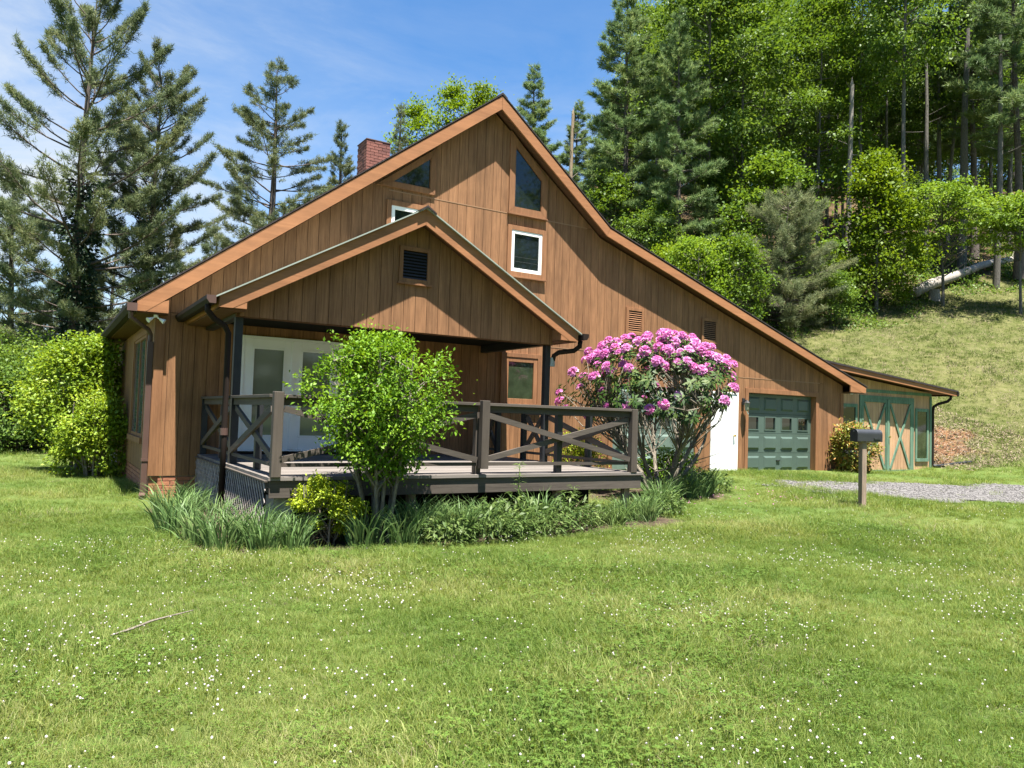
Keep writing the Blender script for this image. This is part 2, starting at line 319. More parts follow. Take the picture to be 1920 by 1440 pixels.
M['grass'] = leaf('lawn_blades', [(.048, .100, .014), (.104, .170, .030), (.225, .262, .072), (.34, .32, .16)], .5, .42, .3, .55, (1.15, 1.1, .5), .12)
M['hgrass'] = leaf('bank_blades', [(0.0328, 0.0628, 0.0067), (0.0569, 0.0895, 0.0115), (0.1139, 0.1409, 0.0325)], .6, .35, .2, .3, None, .14)
M['clover'] = leaf('clover_leaves', [(0.0510, 0.1008, 0.0175), (0.0850, 0.1440, 0.0245), (0.1275, 0.1872, 0.0350)], .5, .35, .3, 1.0)
M['cflower'] = plain('clover_blossom', (.40, .365, .345), .7, .2, .15, 60)
def flower_mat():
    m, nt, bs, out = new_mat('pink_petals'); N = nt.nodes.new; L = nt.links.new
    ge = N('ShaderNodeNewGeometry'); oi = N('ShaderNodeObjectInfo'); a = N('ShaderNodeMath'); a.operation = 'MULTIPLY_ADD'; a.inputs[1].default_value = .5
    L(ge.outputs['Random Per Island'], a.inputs[0]); b = N('ShaderNodeMath'); b.operation = 'MULTIPLY'; b.inputs[1].default_value = .5; L(oi.outputs['Random'], b.inputs[0]); L(b.outputs[0], a.inputs[2])
    rp = N('ShaderNodeValToRGB'); cr = rp.color_ramp; cr.elements.new(.5)
    for i, c in enumerate(((.48, .075, .30), (.63, .20, .47), (.70, .36, .60))): cr.elements[i].position = i/2; cr.elements[i].color = c4(c)
    L(a.outputs[0], rp.inputs[0]); L(rp.outputs[0], bs.inputs['Base Color']); bs.inputs['Roughness'].default_value = .55
    tr = N('ShaderNodeBsdfTranslucent'); L(rp.outputs[0], tr.inputs[0]); ms = N('ShaderNodeMixShader'); ms.inputs[0].default_value = .35
    L(bs.outputs[0], ms.inputs[1]); L(tr.outputs[0], ms.inputs[2]); L(ms.outputs[0], out.inputs[0]); return m
M['petal'] = flower_mat()

# ------------------------------------------------------------------ ground
S0 = 17.0
def gz(x, y):
    x = np.asarray(x, float); y = np.asarray(y, float)
    base = .30*sstep(3, 12, x)*(1-sstep(-12, 0, y)*0.0)*(0.12+0.88*sstep(-13, 0, y))
    base = base - .20*sstep(17.5, 22, x)*sstep(-6, 0, y)
    s = .64*x+.77*y
    k = 1.2; t = (s-S0)/k
    soft = np.where(t > 20, s-S0, k*np.log1p(np.exp(np.clip(t, -30, 20))))
    w = sstep(0, 19, x-.55*np.maximum(y-10, 0))*sstep(-2, 12, x)
    hill = .45*w*soft
    hill = np.minimum(hill, 34 - 4*np.exp(-np.clip(hill-30, 0, 50)))
    bump = .035*np.sin(x*.9+1.3*np.sin(y*.5))*np.sin(y*.8+.7)*sstep(-2, 6, np.hypot(x+1.7, y+14)-6)
    rough = .16*np.sin(x*.55+y*.3)*np.sin(y*.47-x*.2)*sstep(20, 26, s)
    return base+hill+bump*.6+rough*w
def gzs(x, y): return float(gz(x, y))
def treeline(x): return 13.2 - .05*(x-30) + .9*np.sin(x*.45)
def ground_zone(x, y):
    """1 inside the wood (leaf litter)"""
    return sstep(-1.2, 1.2, y - treeline(x) - 1.5)*sstep(6, 12, x+.15*y)
def zone_gravel(x, y):
    # distance to a curved drive
    cx = np.array([12.0, 14.5, 18.0, 24.0, 34.0, 50.0]); cyv = np.array([-3.6, -4.8, -6.4, -8.2, -11.5, -17.0]); hw = np.array([.75, 1.7, 2.3, 2.6, 2.8, 3.0])
    c = np.interp(x, cx, cyv); h = np.interp(x, cx, hw)
    e = .25*np.sin(x*2.3)+.15*np.sin(x*5.1+y)
    return np.where((x > 11.4), 1-sstep(-.25, .35, np.abs(y-c)-h+e), 0.0)*sstep(11.2, 12.4, x+.3*np.sin(y*4))
def clay_zone(x, y):
    d = np.hypot((x-26.2)/2.7, (y-2.2)/1.35) + .22*np.sin(x*3.1+y*2)+.15*np.sin(y*6-x*2)
    return 1-sstep(.75, 1.1, d)
def bed_zone(x, y):
    # planting bed in front of the deck and to its right
    d1 = np.maximum(np.abs(x-3.4)-3.3, np.abs(y+5.05)-.75)
    d2 = np.hypot((x-8.2)/1.5, (y+3.1)/.95)*1.0-1.0
    d3 = np.maximum(np.abs(x-.25)-.45, np.abs(y+3.4)-1.9)
    d = np.minimum(np.minimum(d1, d2), d3)+.1*np.sin(x*4)+.06*np.sin(y*7)
    return 1-sstep(-.05, .15, d)
def axis_vals(lo, hi, c0, c1, fine, coarse):
    a = list(np.arange(c0, c1, fine)); v = c0; st = fine
    left = []
    while v > lo: st = min(st*1.12, coarse); v -= st; left.append(v)
    v = a[-1]; st = fine; right = []
    while v < hi: st = min(st*1.12, coarse); v += st; right.append(v)
    return np.array(left[::-1]+a+right)
def make_ground():
    xs = axis_vals(-260, 330, -8, 32, .25, 12); ys = axis_vals(-160, 420, -14, 16, .25, 12)
    X, Y = np.meshgrid(xs, ys); Z = gz(X, Y)
    nx, ny = len(xs), len(ys)
    V = np.stack([X.ravel(), Y.ravel(), Z.ravel()], 1)
    i, j = np.meshgrid(np.arange(nx-1), np.arange(ny-1)); a = (j*nx+i).ravel()
    idx = np.stack([a, a+1, a+nx+1, a+nx], 1).ravel()
    me = raw_mesh('ground', V, 4, idx, None, True)
    for nm, fn in (('wood', ground_zone), ('clay', clay_zone), ('bed', bed_zone)):
        at = me.attributes.new(nm, 'FLOAT', 'POINT'); at.data.foreach_set('value', fn(X, Y).ravel().astype(np.float32))
    s = .64*X+.77*Y; bank = sstep(15.5, 18.5, s)*sstep(8, 16, X)
    at = me.attributes.new('bank', 'FLOAT', 'POINT'); at.data.foreach_set('value', bank.ravel().astype(np.float32))
    m, nt, bs, out = new_mat('lawn_soil'); N = nt.nodes.new; L = nt.links.new
    bs.inputs['Roughness'].default_value = .95; bs.inputs['Specular IOR Level'].default_value = .1
    tc = N('ShaderNodeTexCoord')
    def noise(scale, det=6, rough=.6):
        n = N('ShaderNodeTexNoise'); n.inputs['Scale'].default_value = scale; n.inputs['Detail'].default_value = det; n.inputs['Roughness'].default_value = rough; L(tc.outputs['Object'], n.inputs[0]); return n.outputs[0]
    def ramp(src, stops):
        r = N('ShaderNodeValToRGB'); cr = r.color_ramp
        while len(cr.elements) < len(stops): cr.elements.new(.5)
        for k, (p, c) in enumerate(stops): cr.elements[k].position = p; cr.elements[k].color = c4(c)
        L(src, r.inputs[0]); return r.outputs[0]
    def mix(f, a, b):
        x = N('ShaderNodeMixRGB'); L(f, x.inputs[0]); L(a, x.inputs[1]); L(b, x.inputs[2]); return x.outputs[0]
    def attr(n):
        a = N('ShaderNodeAttribute'); a.attribute_name = n; return a.outputs['Fac']
    nb = noise(.5, 5); nf = noise(45, 8, .75)
    lawn = mix(nf, ramp(nb, [(.3, (.042, .080, .014)), (.6, (.075, .115, .022))]), ramp(nb, [(.3, (.078, .120, .026)), (.7, (.125, .145, .045))]))
    bank = mix(nf, ramp(noise(.35), [(.3, (.042, .060, .012)), (.7, (.085, .090, .026))]), ramp(noise(3.0), [(.35, (.05, .06, .012)), (.65, (.15, .135, .065))]))
    litter = ramp(noise(9, 8), [(.3, (.035, .025, .015)), (.55, (.09, .06, .032)), (.75, (.04, .06, .015))])
    clay = ramp(noise(5, 8), [(.3, (.085, .048, .026)), (.5, (.15, .075, .038)), (.62, (.075, .070, .026))])
    soil = ramp(noise(14, 8), [(.3, (.035, .025, .018)), (.7, (.10, .075, .05))])
    c = mix(attr('bank'), lawn, bank); c = mix(attr('wood'), c, litter); c = mix(attr('clay'), c, clay); c = mix(attr('bed'), c, soil)
    L(c, bs.inputs['Base Color'])
    bp = N('ShaderNodeBump'); bp.inputs['Strength'].default_value = .8; bp.inputs['Distance'].default_value = .04; L(nf, bp.inputs['Height']); L(bp.outputs[0], bs.inputs['Normal'])
    me.materials.append(m)
    tag(link('lawn_ground', me), kind='structure')
make_ground()
def make_gravel():
    xs = np.arange(11.0, 52, .22); ys = np.linspace(-3.6, 3.6, 30)
    cx = np.array([12.0, 14.5, 18.0, 24.0, 34.0, 60.0]); cyv = np.array([-3.6, -4.8, -6.4, -8.2, -11.5, -20.0])
    X, T = np.meshgrid(xs, ys); Y = np.interp(X, cx, cyv)+T
    Z = gz(X, Y)+.02
    inside = zone_gravel(X, Y) > .25
    nx = len(xs); V = np.stack([X.ravel(), Y.ravel(), Z.ravel()], 1)
    i, j = np.meshgrid(np.arange(nx-1), np.arange(len(ys)-1)); a = (j*nx+i).ravel()
    q = np.stack([a, a+1, a+nx+1, a+nx], 1); ok = inside.ravel()[q].sum(1) >= 2
    m, nt, bs, out = new_mat('gravel_fines'); N = nt.nodes.new; L = nt.links.new
    tc = N('ShaderNodeTexCoord'); vo = N('ShaderNodeTexVoronoi'); vo.inputs['Scale'].default_value = 30; L(tc.outputs['Object'], vo.inputs[0])
    rp = N('ShaderNodeValToRGB'); rp.color_ramp.elements[0].color = (.06, .054, .05, 1); rp.color_ramp.elements[1].color = (.16, .152, .147, 1); L(vo.outputs['Color'], rp.inputs[0]); L(rp.outputs[0], bs.inputs['Base Color'])
    bs.inputs['Roughness'].default_value = .95
    bp = N('ShaderNodeBump'); bp.inputs['Strength'].default_value = .9; bp.inputs['Distance'].default_value = .02; L(vo.outputs['Distance'], bp.inputs['Height']); L(bp.outputs[0], bs.inputs['Normal'])
    tag(link('gravel_drive', raw_mesh('gravel_drive', V, 4, q[ok].ravel(), m)), kind='structure')
    # loose stones
    g = np.random.default_rng(5); n = 26000
    px = 11.2+g.random(n)**1.5*26; py = np.interp(px, cx, cyv)+(g.random(n)-.5)*7.0
    keep = zone_gravel(px, py) > .15*g.random(n); px, py = px[keep], py[keep]; n = len(px); pz = gz(px, py)+.024
    o8 = np.array([(1,0,0),(-1,0,0),(0,1,0),(0,-1,0),(0,0,1),(0,0,-1)], float); f8 = np.array([(0,2,4),(2,1,4),(1,3,4),(3,0,4),(2,0,5),(1,2,5),(3,1,5),(0,3,5)])
    sz = (.010+.014*g.random((n,1,1)))*(.6+.8*g.random((n,6,1)))
    th = g.random(n)*6.28; c, s_ = np.cos(th)[:,None], np.sin(th)[:,None]
    P = o8[None]*sz; P = np.stack([P[...,0]*c-P[...,1]*s_, P[...,0]*s_+P[...,1]*c, P[...,2]*.7], 2)+np.stack([px,py,pz],1)[:,None]
    idx = (np.arange(n)[:,None,None]*6+f8[None]).ravel()
    m2, nt, bs, out = new_mat('gravel_stone'); N = nt.nodes.new; L = nt.links.new
    ge = N('ShaderNodeNewGeometry'); rp = N('ShaderNodeValToRGB'); rp.color_ramp.elements[0].color = (.055, .050, .048, 1); rp.color_ramp.elements[1].color = (.185, .177, .17, 1); L(ge.outputs['Random Per Island'], rp.inputs[0]); L(rp.outputs[0], bs.inputs['Base Color']); bs.inputs['Roughness'].default_value = .9
    tag(link('gravel', raw_mesh('gravel', P.reshape(-1,3), 3, idx, m2)), 'loose pale grey gravel stones on the drive', kind='stuff')
make_gravel()

# ------------------------------------------------------------------ house
APX = 6.25
def wall_top(x):   # underside of the verge on the gable wall
    if x < APX: return 8.04-.753*(APX-x)
    if x < 9.17: return 8.04-.777*(x-APX)
    return 5.77-.33*(x-9.17)
def under_roof(poly):
    """pieces of convex poly under the verge line"""
    out = []
    a = clip(clip(poly, 1, 0, 9.17), -.753, 1, 8.04-.753*APX); a = clip(a, .777, 1, 8.04+.777*APX) if a else []
    if a: out.append(a)
    b = clip(poly, -1, 0, -9.17); b = clip(b, .33, 1, 5.77+.33*9.17) if b else []
    if b: out.append(b)
    return out
house = empty('house', (0, 0, 0), 'brown wood-sided house with steep gable, brick chimney and two garage doors', 'house')
def boards(parent, x_start, x_end, z_lo_fn, z_hi, seams, shape_fn, holes, yf, yb, mat, phase=.066, pitch=.206, gap=.008):
    k0 = math.floor((x_start-phase)/pitch); n = 0
    k = k0
    while phase+k*pitch < x_end:
        x0, x1 = max(phase+k*pitch, x_start), min(phase+(k+1)*pitch, x_end); k += 1
        if x1-x0 < .03: continue
        xm = (x0+x1)/2; zl = z_lo_fn(xm)
        cuts = [zl]+sorted(s for s, a, b in seams if a <= xm <= b and s > zl+.1)+[z_hi]
        for zi in range(len(cuts)-1):
            za, zb = cuts[zi]+(.006 if zi else 0), cuts[zi+1]-.006
            poly = [(x0+gap/2, za), (x1-gap/2, za), (x1-gap/2, zb), (x0+gap/2, zb)]
            ps = shape_fn(poly)
            for h in holes:
                ps = [q for p in ps for q in minus_rect(p, h)]
            if not ps: continue
            groups = []
            for p in ps:
                xs = [q[0] for q in p]; zs = [q[1] for q in p]; bb = (min(xs), max(xs), min(zs), max(zs)); hit = [g_ for g_ in groups if any(bb[0] <= b[1]+1e-4 and b[0] <= bb[1]+1e-4 and bb[2] <= b[3]+1e-4 and b[2] <= bb[3]+1e-4 for _, b in g_)]
                new = [(p, bb)]+[e for g_ in hit for e in g_]; groups = [g_ for g_ in groups if g_ not in hit]+[new]
            for g_ in groups:
                mb = MB()
                for p, _ in g_: mb.prism(p, 'y', yf, yb)
                mb.build('siding_board', mat, parent)
GAR2 = (14.24, 17.03, -1, 2.40); GAR1 = (9.66, 12.32, -1, 2.40); WDOOR = (12.92, 13.80, -1, 2.33)
def build_gable_wall():
    # backing: one sheet with the door holes left out
    mb = MB()
    outline_pieces = under_roof([(-.12, .38), (9.17, .38), (9.17, 9), (-.12, 9)])+under_roof([(9.17, .1), (18.25, .1), (18.25, 9), (9.17, 9)])
    for h in (GAR2, GAR1, WDOOR): outline_pieces = [q for p in outline_pieces for q in minus_rect(p, h)]
    for p in outline_pieces: mb.prism(p, 'y', .001, .12)
    wl = mb.build('gable_wall', M['soffit'], house)
    boards(wl, -.12, 18.25, lambda x: .38 if x < 9 else .22, 9.0, [(5.94, 3.9, 8.9), (3.13, 0, 9.52), (2.79, 13.85, 17.3)], under_roof, [GAR1, GAR2, WDOOR], -.016, .0005, M['siding'])
    for x0, x1, z in ((3.9, 8.78, 5.94), (7.75, 9.52, 3.13), (13.9, 17.2, 2.79)):
        MB().box(x0, x1, -.021, -.0165, z-.009, z+.012).build('seam_strip', M['seam'], wl)
    MB().box(-.15, -.005, -.040, -.0165,   .38, 3.08).build('corner_trim', M['trim'], wl, bevel=.003)
    MB().box(18.13, 18.27, -.040, -.0165, .2, 2.56).build('corner_trim', M['trim'], wl, bevel=.003)
build_gable_wall()
def build_side_wall():
    # eave wall facing -X at x=-.12, runs back to y=9
    w = MB().box(-.119, 0, .121, 9.0, .38, 3.05).build('side_wall', M['soffit'], house)
    y = .015
    while y < 8.9:
        y1 = min(y+.206, 9.0)
        ps = [[(y+.005, .38), (y1-.005, .38), (y1-.005, 3.05), (y+.005, 3.05)]]
        ps = [q for p in ps for q in minus_rect(p, (1.25, 3.35, .97, 2.85))]
        mb = MB()
        for p in ps: mb.prism(p, 'x', -.136, -.1195)
        mb.build('siding_board', M['siding'], w); y = y1
    MB().box(-.158, -.1365, -.0, .10, .38, 3.05).build('corner_trim', M['trim'], w)
    win = MB().box(-.165, -.1365, 1.13, 1.25, .87, 2.95).box(-.165, -.1365, 3.35, 3.47, .87, 2.95).box(-.165, -.1365, 1.25, 3.35, 2.85, 2.95).build('window', M['trim'], house)
    MB().box(-.20, -.1365, 1.10, 3.50, .86, .965).build('sill', M['trim'], win)
    MB().box(-.128, -.1195, 1.252, 3.348, .97, 2.848).build('pane', plain('side_glass', (.10, .13, .13), .05, .6), win)
    MB().box(-.15, -.129, 1.252, 1.31, .97, 2.848).box(-.15, -.129, 3.29, 3.348, .97, 2.848).box(-.15, -.129, 1.31, 3.29, 2.79, 2.848).box(-.15, -.129, 1.31, 3.29, .97, 1.03).box(-.15, -.129, 2.26, 2.34, 1.03, 2.79).build('frame', M['trim'], win)
    # back and right walls keep the house closed
    bw = MB()
    for p in under_roof([(-.12, .1), (9.17, .1), (9.17, 9), (-.12, 9)])+under_roof([(9.17, .1), (18.25, .1), (18.25, 9), (9.17, 9)]): bw.prism(p, 'y', 8.88, 9.0)
    bw.build('back_wall', M['siding'], house)
    MB().box(18.10, 18.24, .121, 8.879, .1, 2.75).build('end_wall', M['siding'], house)
build_side_wall()
def build_foundation():
    fb = MB().box(-.11, 9.1, .012, .119, -.25, .379).box(-.11, .0, .12, 8.9, -.25, .379).build('foundation', M['mortar'], house)
    rng = random.Random(3)
    bh, bl, j = .067, .205, .011
    bricks = {}
    for r_ in range(6):
        z0 = .372-(r_+1)*(bh+j)
        x = -.135-(.1 if r_ % 2 else 0)
        while x < 1.05:
            a, b = max(x, -.135), x+bl
            if b-a > .04: MB().box(a, b, -.004-rng.random()*.004, .02, z0, z0+bh).build('brick', M['brick'], fb, bevel=.003)
            x += bl+j
        y = .025-(.1 if r_ % 2 == 0 else 0)
        while y < 6.5:
            a, b = max(y, .025), y+bl
            if b-a > .04: MB().box(-.122-rng.random()*.004, -.10, a, b, z0, z0+bh).build('brick', M['brick'], fb)
            y += bl+j
build_foundation()
def build_roof():
    e, eb = -.30, 9.3    # verge planes
    # slab section in (x,z): top line and underside
    T = [(-.50, 3.235), (APX, 8.315), (9.22, 5.955), (18.95, 2.745)]
    mb = MB()
    th = .14
    for a, b in zip(T[:-1], T[1:]):
        mb.prism([(a[0], a[1]-th), (b[0], b[1]-th), b, a], 'y', e+.041, eb)
    rf = mb.build('roof', M['soffit'], house)
    # shingle sheet over it, projecting slightly
    S = [(-.54, 3.235+.012-.02), (APX, 8.345), (9.235, 5.98), (19.0, 2.755)]
    for a, b in zip(S[:-1], S[1:]):
        MB().prism([(a[0], a[1]), (b[0], b[1]), (b[0], b[1]+.028), (a[0], a[1]+.028)], 'y', e-.012, eb+.03).build('shingle_sheet', M['shingle'], rf)
    MB().prism([(APX-.12, 8.345-.09), (APX, 8.345), (APX+.12, 8.345-.095), (APX+.12, 8.30), (APX, 8.39), (APX-.12, 8.30)], 'y', e-.014, eb+.03).build('ridge_cap', M['shingle'], rf)
    # fascia boards on the verge (front)
    B = [(-.47, 2.99), (APX, 8.04), (9.15, 5.775), (18.94, 2.545)]
    for i, (a, b) in enumerate(zip(T[:-1], T[1:])):
        c, d = B[i], B[i+1]
        poly = [(c[0], c[1]), (d[0], d[1]), (b[0], b[1]), (a[0], a[1])]
        if i == 0: poly = clip([(-.47, 2.99), d, b, (-.47, a[1]+.022)], 0, -1, -3.085)
        if i == 2: poly = clip(poly, 0, -1, -2.59)
        MB().prism(poly, 'y', e, e+.04).build('fascia_board', M['fascia'], rf, bevel=.003)
    # eave return boxes
    MB().prism([(-.44, 3.082), (.0, 3.082), (.0, 3.30), (-.08, 3.27)], 'y', e+.003, e+.0405).build('eave_return', M['fascia'], rf)
    MB().prism([(-.46, 3.06), (0, 3.06), (0, 3.08), (-.46, 3.08)], 'y', e+.041, eb).build('soffit', M['soffit'], rf)
    MB().prism([(18.22, 2.588), (18.90, 2.588), (18.3, 2.80), (18.22, 2.80)], 'y', e+.003, e+.0405).build('eave_return', M['fascia'], rf)
    MB().prism([(18.24, 2.575), (18.90, 2.575), (18.90, 2.592), (18.24, 2.592)], 'y', e+.041, eb).build('soffit', M['soffit'], rf)
    # verge soffit between wall and fascia, follows the slope
    for (a, b) in zip(B[:-1], B[1:]):
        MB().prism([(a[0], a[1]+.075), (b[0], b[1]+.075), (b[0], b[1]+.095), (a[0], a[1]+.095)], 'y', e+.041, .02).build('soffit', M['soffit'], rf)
build_roof()
def build_chimney():
    x0, x1, y0, y1, zt = 4.5, 5.09, 3.0, 3.62, 8.0
    ch = MB().box(x0+.02, x1-.02, y0+.02, y1-.02, 6.4, zt-.02).build('chimney', M['mortar'], house)
    rng = random.Random(8); bh, j, bl = .062, .010, .19; r_ = 0; z = zt-bh
    while z > 6.6:
        off = (bl+j)/2 if r_ % 2 else 0
        x = x0-off
        while x < x1-.02:
            a, b = max(x, x0), min(x+bl, x1)
            if b-a > .03: MB().box(a, b, y0-rng.random()*.006, y0+.09, z, z+bh).build('brick', M['brickc'], ch)
            x += bl+j
        y = y0+.095-((bl+j)/2 if r_ % 2 == 0 else 0)
        while y < y1-.02:
            a, b = max(y, y0+.095), min(y+bl, y1)
            if b-a > .03: MB().box(x0-rng.random()*.006, x0+.09, a, b, z, z+bh).build('brick', M['brickc'], ch)
            y += bl+j
        z -= bh+j; r_ += 1
    MB().box(x0-.012, x1+.012, y0-.012, y1+.012, zt+.001, zt+.02).build('cap', plain('sooty_mortar', (.12, .07, .06), .9, .2), ch)
    MB().box(x0+.0925, x1, y0+.0925, y1, 6.6, zt-.021).build('brick_core', M['brickc'], ch)
build_chimney()
def ring(mb, outer, inner, y0, y1):
    n = len(outer)
    def box_of(P):
        xs = sorted(set(round(p[0], 5) for p in P)); zs = sorted(set(round(p[1], 5) for p in P)); return (xs[0], xs[1], zs[0], zs[1]) if n == 4 and len(xs) == 2 and len(zs) == 2 else None
    o, i_ = box_of(outer), box_of(inner)
    if o and i_:     # butt-jointed: stiles run through, rails sit between
        mb.box(o[0], i_[0], y0, y1, o[2], o[3]).box(i_[1], o[1], y0, y1, o[2], o[3])
        mb.box(i_[0]+.0004, i_[1]-.0004, y0+.0006, y1, i_[3], o[3]).box(i_[0]+.0004, i_[1]-.0004, y0+.0006, y1, o[2], i_[2])
        return mb
    for i in range(n):
        j = (i+1) % n
        mb.prism([outer[i], outer[j], inner[j], inner[i]], 'y', y0, y1)
    return mb
def rect(x0, x1, z0, z1): return [(x0, z0), (x1, z0), (x1, z1), (x0, z1)]
def offset_poly(P, d):
    """inset a convex ccw polygon by d"""
    n = len(P); out = []
    for i in range(n):
        a, b, c = P[i-1], P[i], P[(i+1) % n]
        def nrm(p, q):
            dx, dz = q[0]-p[0], q[1]-p[1]; l = math.hypot(dx, dz); return (-dz/l, dx/l)
        n1, n2 = nrm(a, b), nrm(b, c); k = 1+n1[0]*n2[0]+n1[1]*n2[1]
        out.append((b[0]+d*(n1[0]+n2[0])/k, b[1]+d*(n1[1]+n2[1])/k))
    return out
def window(glass, trim_w, frame_w, label, frame_mat, glass_mat='glass', sill=True, deep=.045):
    """glass polygon ccw (x,z); vinyl/wood frame round it, trim boards outside"""
    fo = offset_poly(glass, -frame_w); to = offset_poly(fo, -trim_w)
    w = ring(MB(), to, fo, -.0165-deep, -.0165).build('window', M['trim'], house, bevel=.003); w['label'] = label
    MB().prism(glass, 'y', -.024, -.0175).build('pane', M[glass_mat], w)
    if frame_w > .001: ring(MB(), fo, glass, -.0165-deep*.75, -.0168).build('frame', frame_mat, w, bevel=.004)
    if sill:
        xs = [p[0] for p in to]; zs = min(p[1] for p in to)
        MB().box(min(xs)-.02, max(xs)+.02, -.0165-deep-.03, -.0165, zs-.035, zs-.001).build('sill', M['trimx'], w, bevel=.003)
    return w
window([(6.78, 6.10), (7.47, 6.10), (7.47, 6.79), (6.78, 7.42)], .13, .012, 'tall slanted window under the right roof slope', M['trim'])
window([(3.97, 6.12), (4.76, 6.12), (4.76, 6.73)], .10, .015, 'dark triangular window under the left roof slope', M['trim'], sill=False)
wr = window(rect(6.81, 7.45, 4.77, 5.52), .10, .075, 'white framed window high on the gable', M['vinyl'])
for z in (4.92, 5.02): MB().box(6.83, 7.43, -.0262, -.0245, z, z+.006).build('blind_slat', plain('blind_edge', (.05, .055, .05), .5), wr)
window(rect(4.03, 4.68, 4.80, 5.57), .10, .075, 'white framed window half hidden by the porch roof', M['vinyl'])
window(rect(6.76, 7.40, 1.95, 2.74), .09, .10, 'brown framed window beside the porch', M['trim'], 'glassg', deep=.05)
def vent(name_parent, x0, x1, z0, z1, y, fw, n, fmat, smat, label=None, sill=False):
    v = ring(MB(), rect(x0, x1, z0, z1), rect(x0+fw, x1-fw, z0+fw, z1-fw), y-.035, y-.001).build('vent', fmat, name_parent, bevel=.002)
    if label: v['label'] = label
    MB().box(x0+fw, x1-fw, y-.004, y-.001, z0+fw, z1-fw).build('backing', M['void'], v)
    h = (z1-z0-2*fw)/n
    for i in range(n):
        z = z0+fw+i*h
        MB().prism([(y-.030, z+.002), (y-.026, z+.002), (y-.006, z+h*.62), (y-.010, z+h*.62)], 'x', x0+fw+.002, x1-fw-.002).build('slat', smat, v)
    if sill: MB().box(x0-.02, x1+.02, y-.05, y-.001, z0-.03, z0-.002).build('sill', fmat, v)
    return v
vent(house, 9.98, 10.54, 3.60, 4.25, -.0165, .075, 10, M['trim'], M['trimx'], 'sunlit louvred vent nearer the gable')
vent(house, 12.47, 13.04, 3.60, 4.23, -.0165, .07, 10, M['siding'], M['siding'], 'shaded louvred vent above the garage')
def french_door():
    x0, x1, zb, zt = 1.23, 3.08, .80, 2.85
    d = ring(MB(), rect(x0, x1, zb, zt), rect(x0+.06, x1-.06, zb+.03, zt-.05), -.07, -.0165).build('french_door', M['doorwhite'], house, bevel=.004)
    xm = (x0+x1)/2
    for a, b in ((x0+.062, xm-.004), (xm+.004, x1-.062)):
        ring(MB(), rect(a, b, zb+.032, zt-.052), rect(a+.15, b-.15, zb+.27, zt-.21), -.055, -.018).build('door_leaf', M['doorwhite'], d, bevel=.004)
        ring(MB(), rect(a+.135, b-.135, zb+.255, zt-.195), rect(a+.17, b-.17, zb+.29, zt-.23), -.068, -.0555).build('pane_moulding', M['doorwhite'], d, bevel=.003)
        MB().box(a+.15, b-.15, -.036, -.03, zb+.27, zt-.21).build('pane', M['glassb'], d)
    MB().box(xm-.03, xm+.03, -.072, -.0551, zb+.04, zt-.06).build('astragal', M['doorwhite'], d, bevel=.003)
    MB().box(x0-.05, x1+.05, -.12, -.0165, zb-.05, zb-.002).build('threshold', M['gutter'], d)
    MB().tube([(xm+.10, -.05, 1.80), (xm+.10, -.10, 1.80)], .03, 10).tube([(xm+.10, -.10, 1.80), (xm+.21, -.10, 1.80)], .013, 8).build('handle', M['lamp'], d)
french_door()
def garage_door(x0, x1, z0, z1, yd, mat, label, wz, rows):
    g = MB().box(x0+.002, x1-.002, yd+.02, yd+.05, z0-.15, z1).build('garage_door', M['void'], house); g['label'] = label
    MB().box((x0+x1)/2-.07, (x0+x1)/2+.07, yd-.05, yd-.0205, z0+.30, z0+.33).build('handle', M['black'], g)
    n = rows; h = (z1-z0)/n; nc = 4; cw = (x1-x0-.04)/nc
    for r_ in range(n):
        za, zb = z0+r_*h+.004, z0+(r_+1)*h-.004
        if r_ == 0: za -= .14
        if r_ == wz:
            mb = MB(); holes = [(x0+.02+c*cw+.14, x0+.02+(c+1)*cw-.14, za+.10, zb-.10) for c in range(nc)]
            ps = [rect(x0+.004, x1-.004, za, zb)]
            for hh in holes: ps = [q for p in ps for q in minus_rect(p, hh)]
            for p in ps: mb.prism(p, 'y', yd-.02, yd+.0195)
            mb.build('door_section', mat, g)
            for hh in holes:
                ring(MB(), rect(hh[0]-.03, hh[1]+.03, hh[2]-.03, hh[3]+.03), rect(*hh), yd-.032, yd-.0205).build('window_frame', mat, g)
                MB().box(hh[0]-.001, hh[1]+.001, yd+.003, yd+.008, hh[2]-.001, hh[3]+.001).build('pane', M['glass'], g)
        else:
            MB().box(x0+.004, x1-.004, yd-.02, yd+.0195, za, zb).build('door_section', mat, g)
            for c in range(nc):
                a, b = x0+.02+c*cw+.09, x0+.02+(c+1)*cw-.09; c0, c1 = za+.085+(.14 if r_ == 0 else 0), zb-.085
                # raised panel: sloped rim down into a groove then a field
                o, i_ = rect(a, b, c0, c1), rect(a+.05, b-.05, c0+.05, c1-.05)
                mb = MB(); vs = [(p[0], yd-.021, p[1]) for p in o]+[(p[0], yd-.052, p[1]) for p in i_]
                mb.add(vs, [(0, 1, 5, 4), (1, 2, 6, 5), (2, 3, 7, 6), (3, 0, 4, 7), (4, 5, 6, 7)]); mb.build('panel', mat, g)
    return g
def opening_trim(h, z0, depth, name='door_trim'):
    x0, x1, _, z1 = h
    t = MB().box(x0-.12, x0-.001, -.042, -.0165, z0, z1+.12).box(x1+.001, x1+.12, -.042, -.0165, z0, z1+.12).box(x0-.001, x1+.001, -.042, -.0165, z1+.001, z1+.12)
    t.build(name, M['trim'], house, bevel=.003)
    MB().box(x0-.03, x0+.006, -.0385, depth, z0, z1).box(x1-.006, x1+.03, -.0385, depth, z0, z1).box(x0+.006, x1-.006, -.0385, depth, z1-.006, z1+.03).build('door_jamb', M['trim'], house)
opening_trim(GAR2, .1, .16); garage_door(14.25, 17.02, .27, 2.39, .15, M['green'], 'dark green panelled garage door with four small windows', 2, 4)
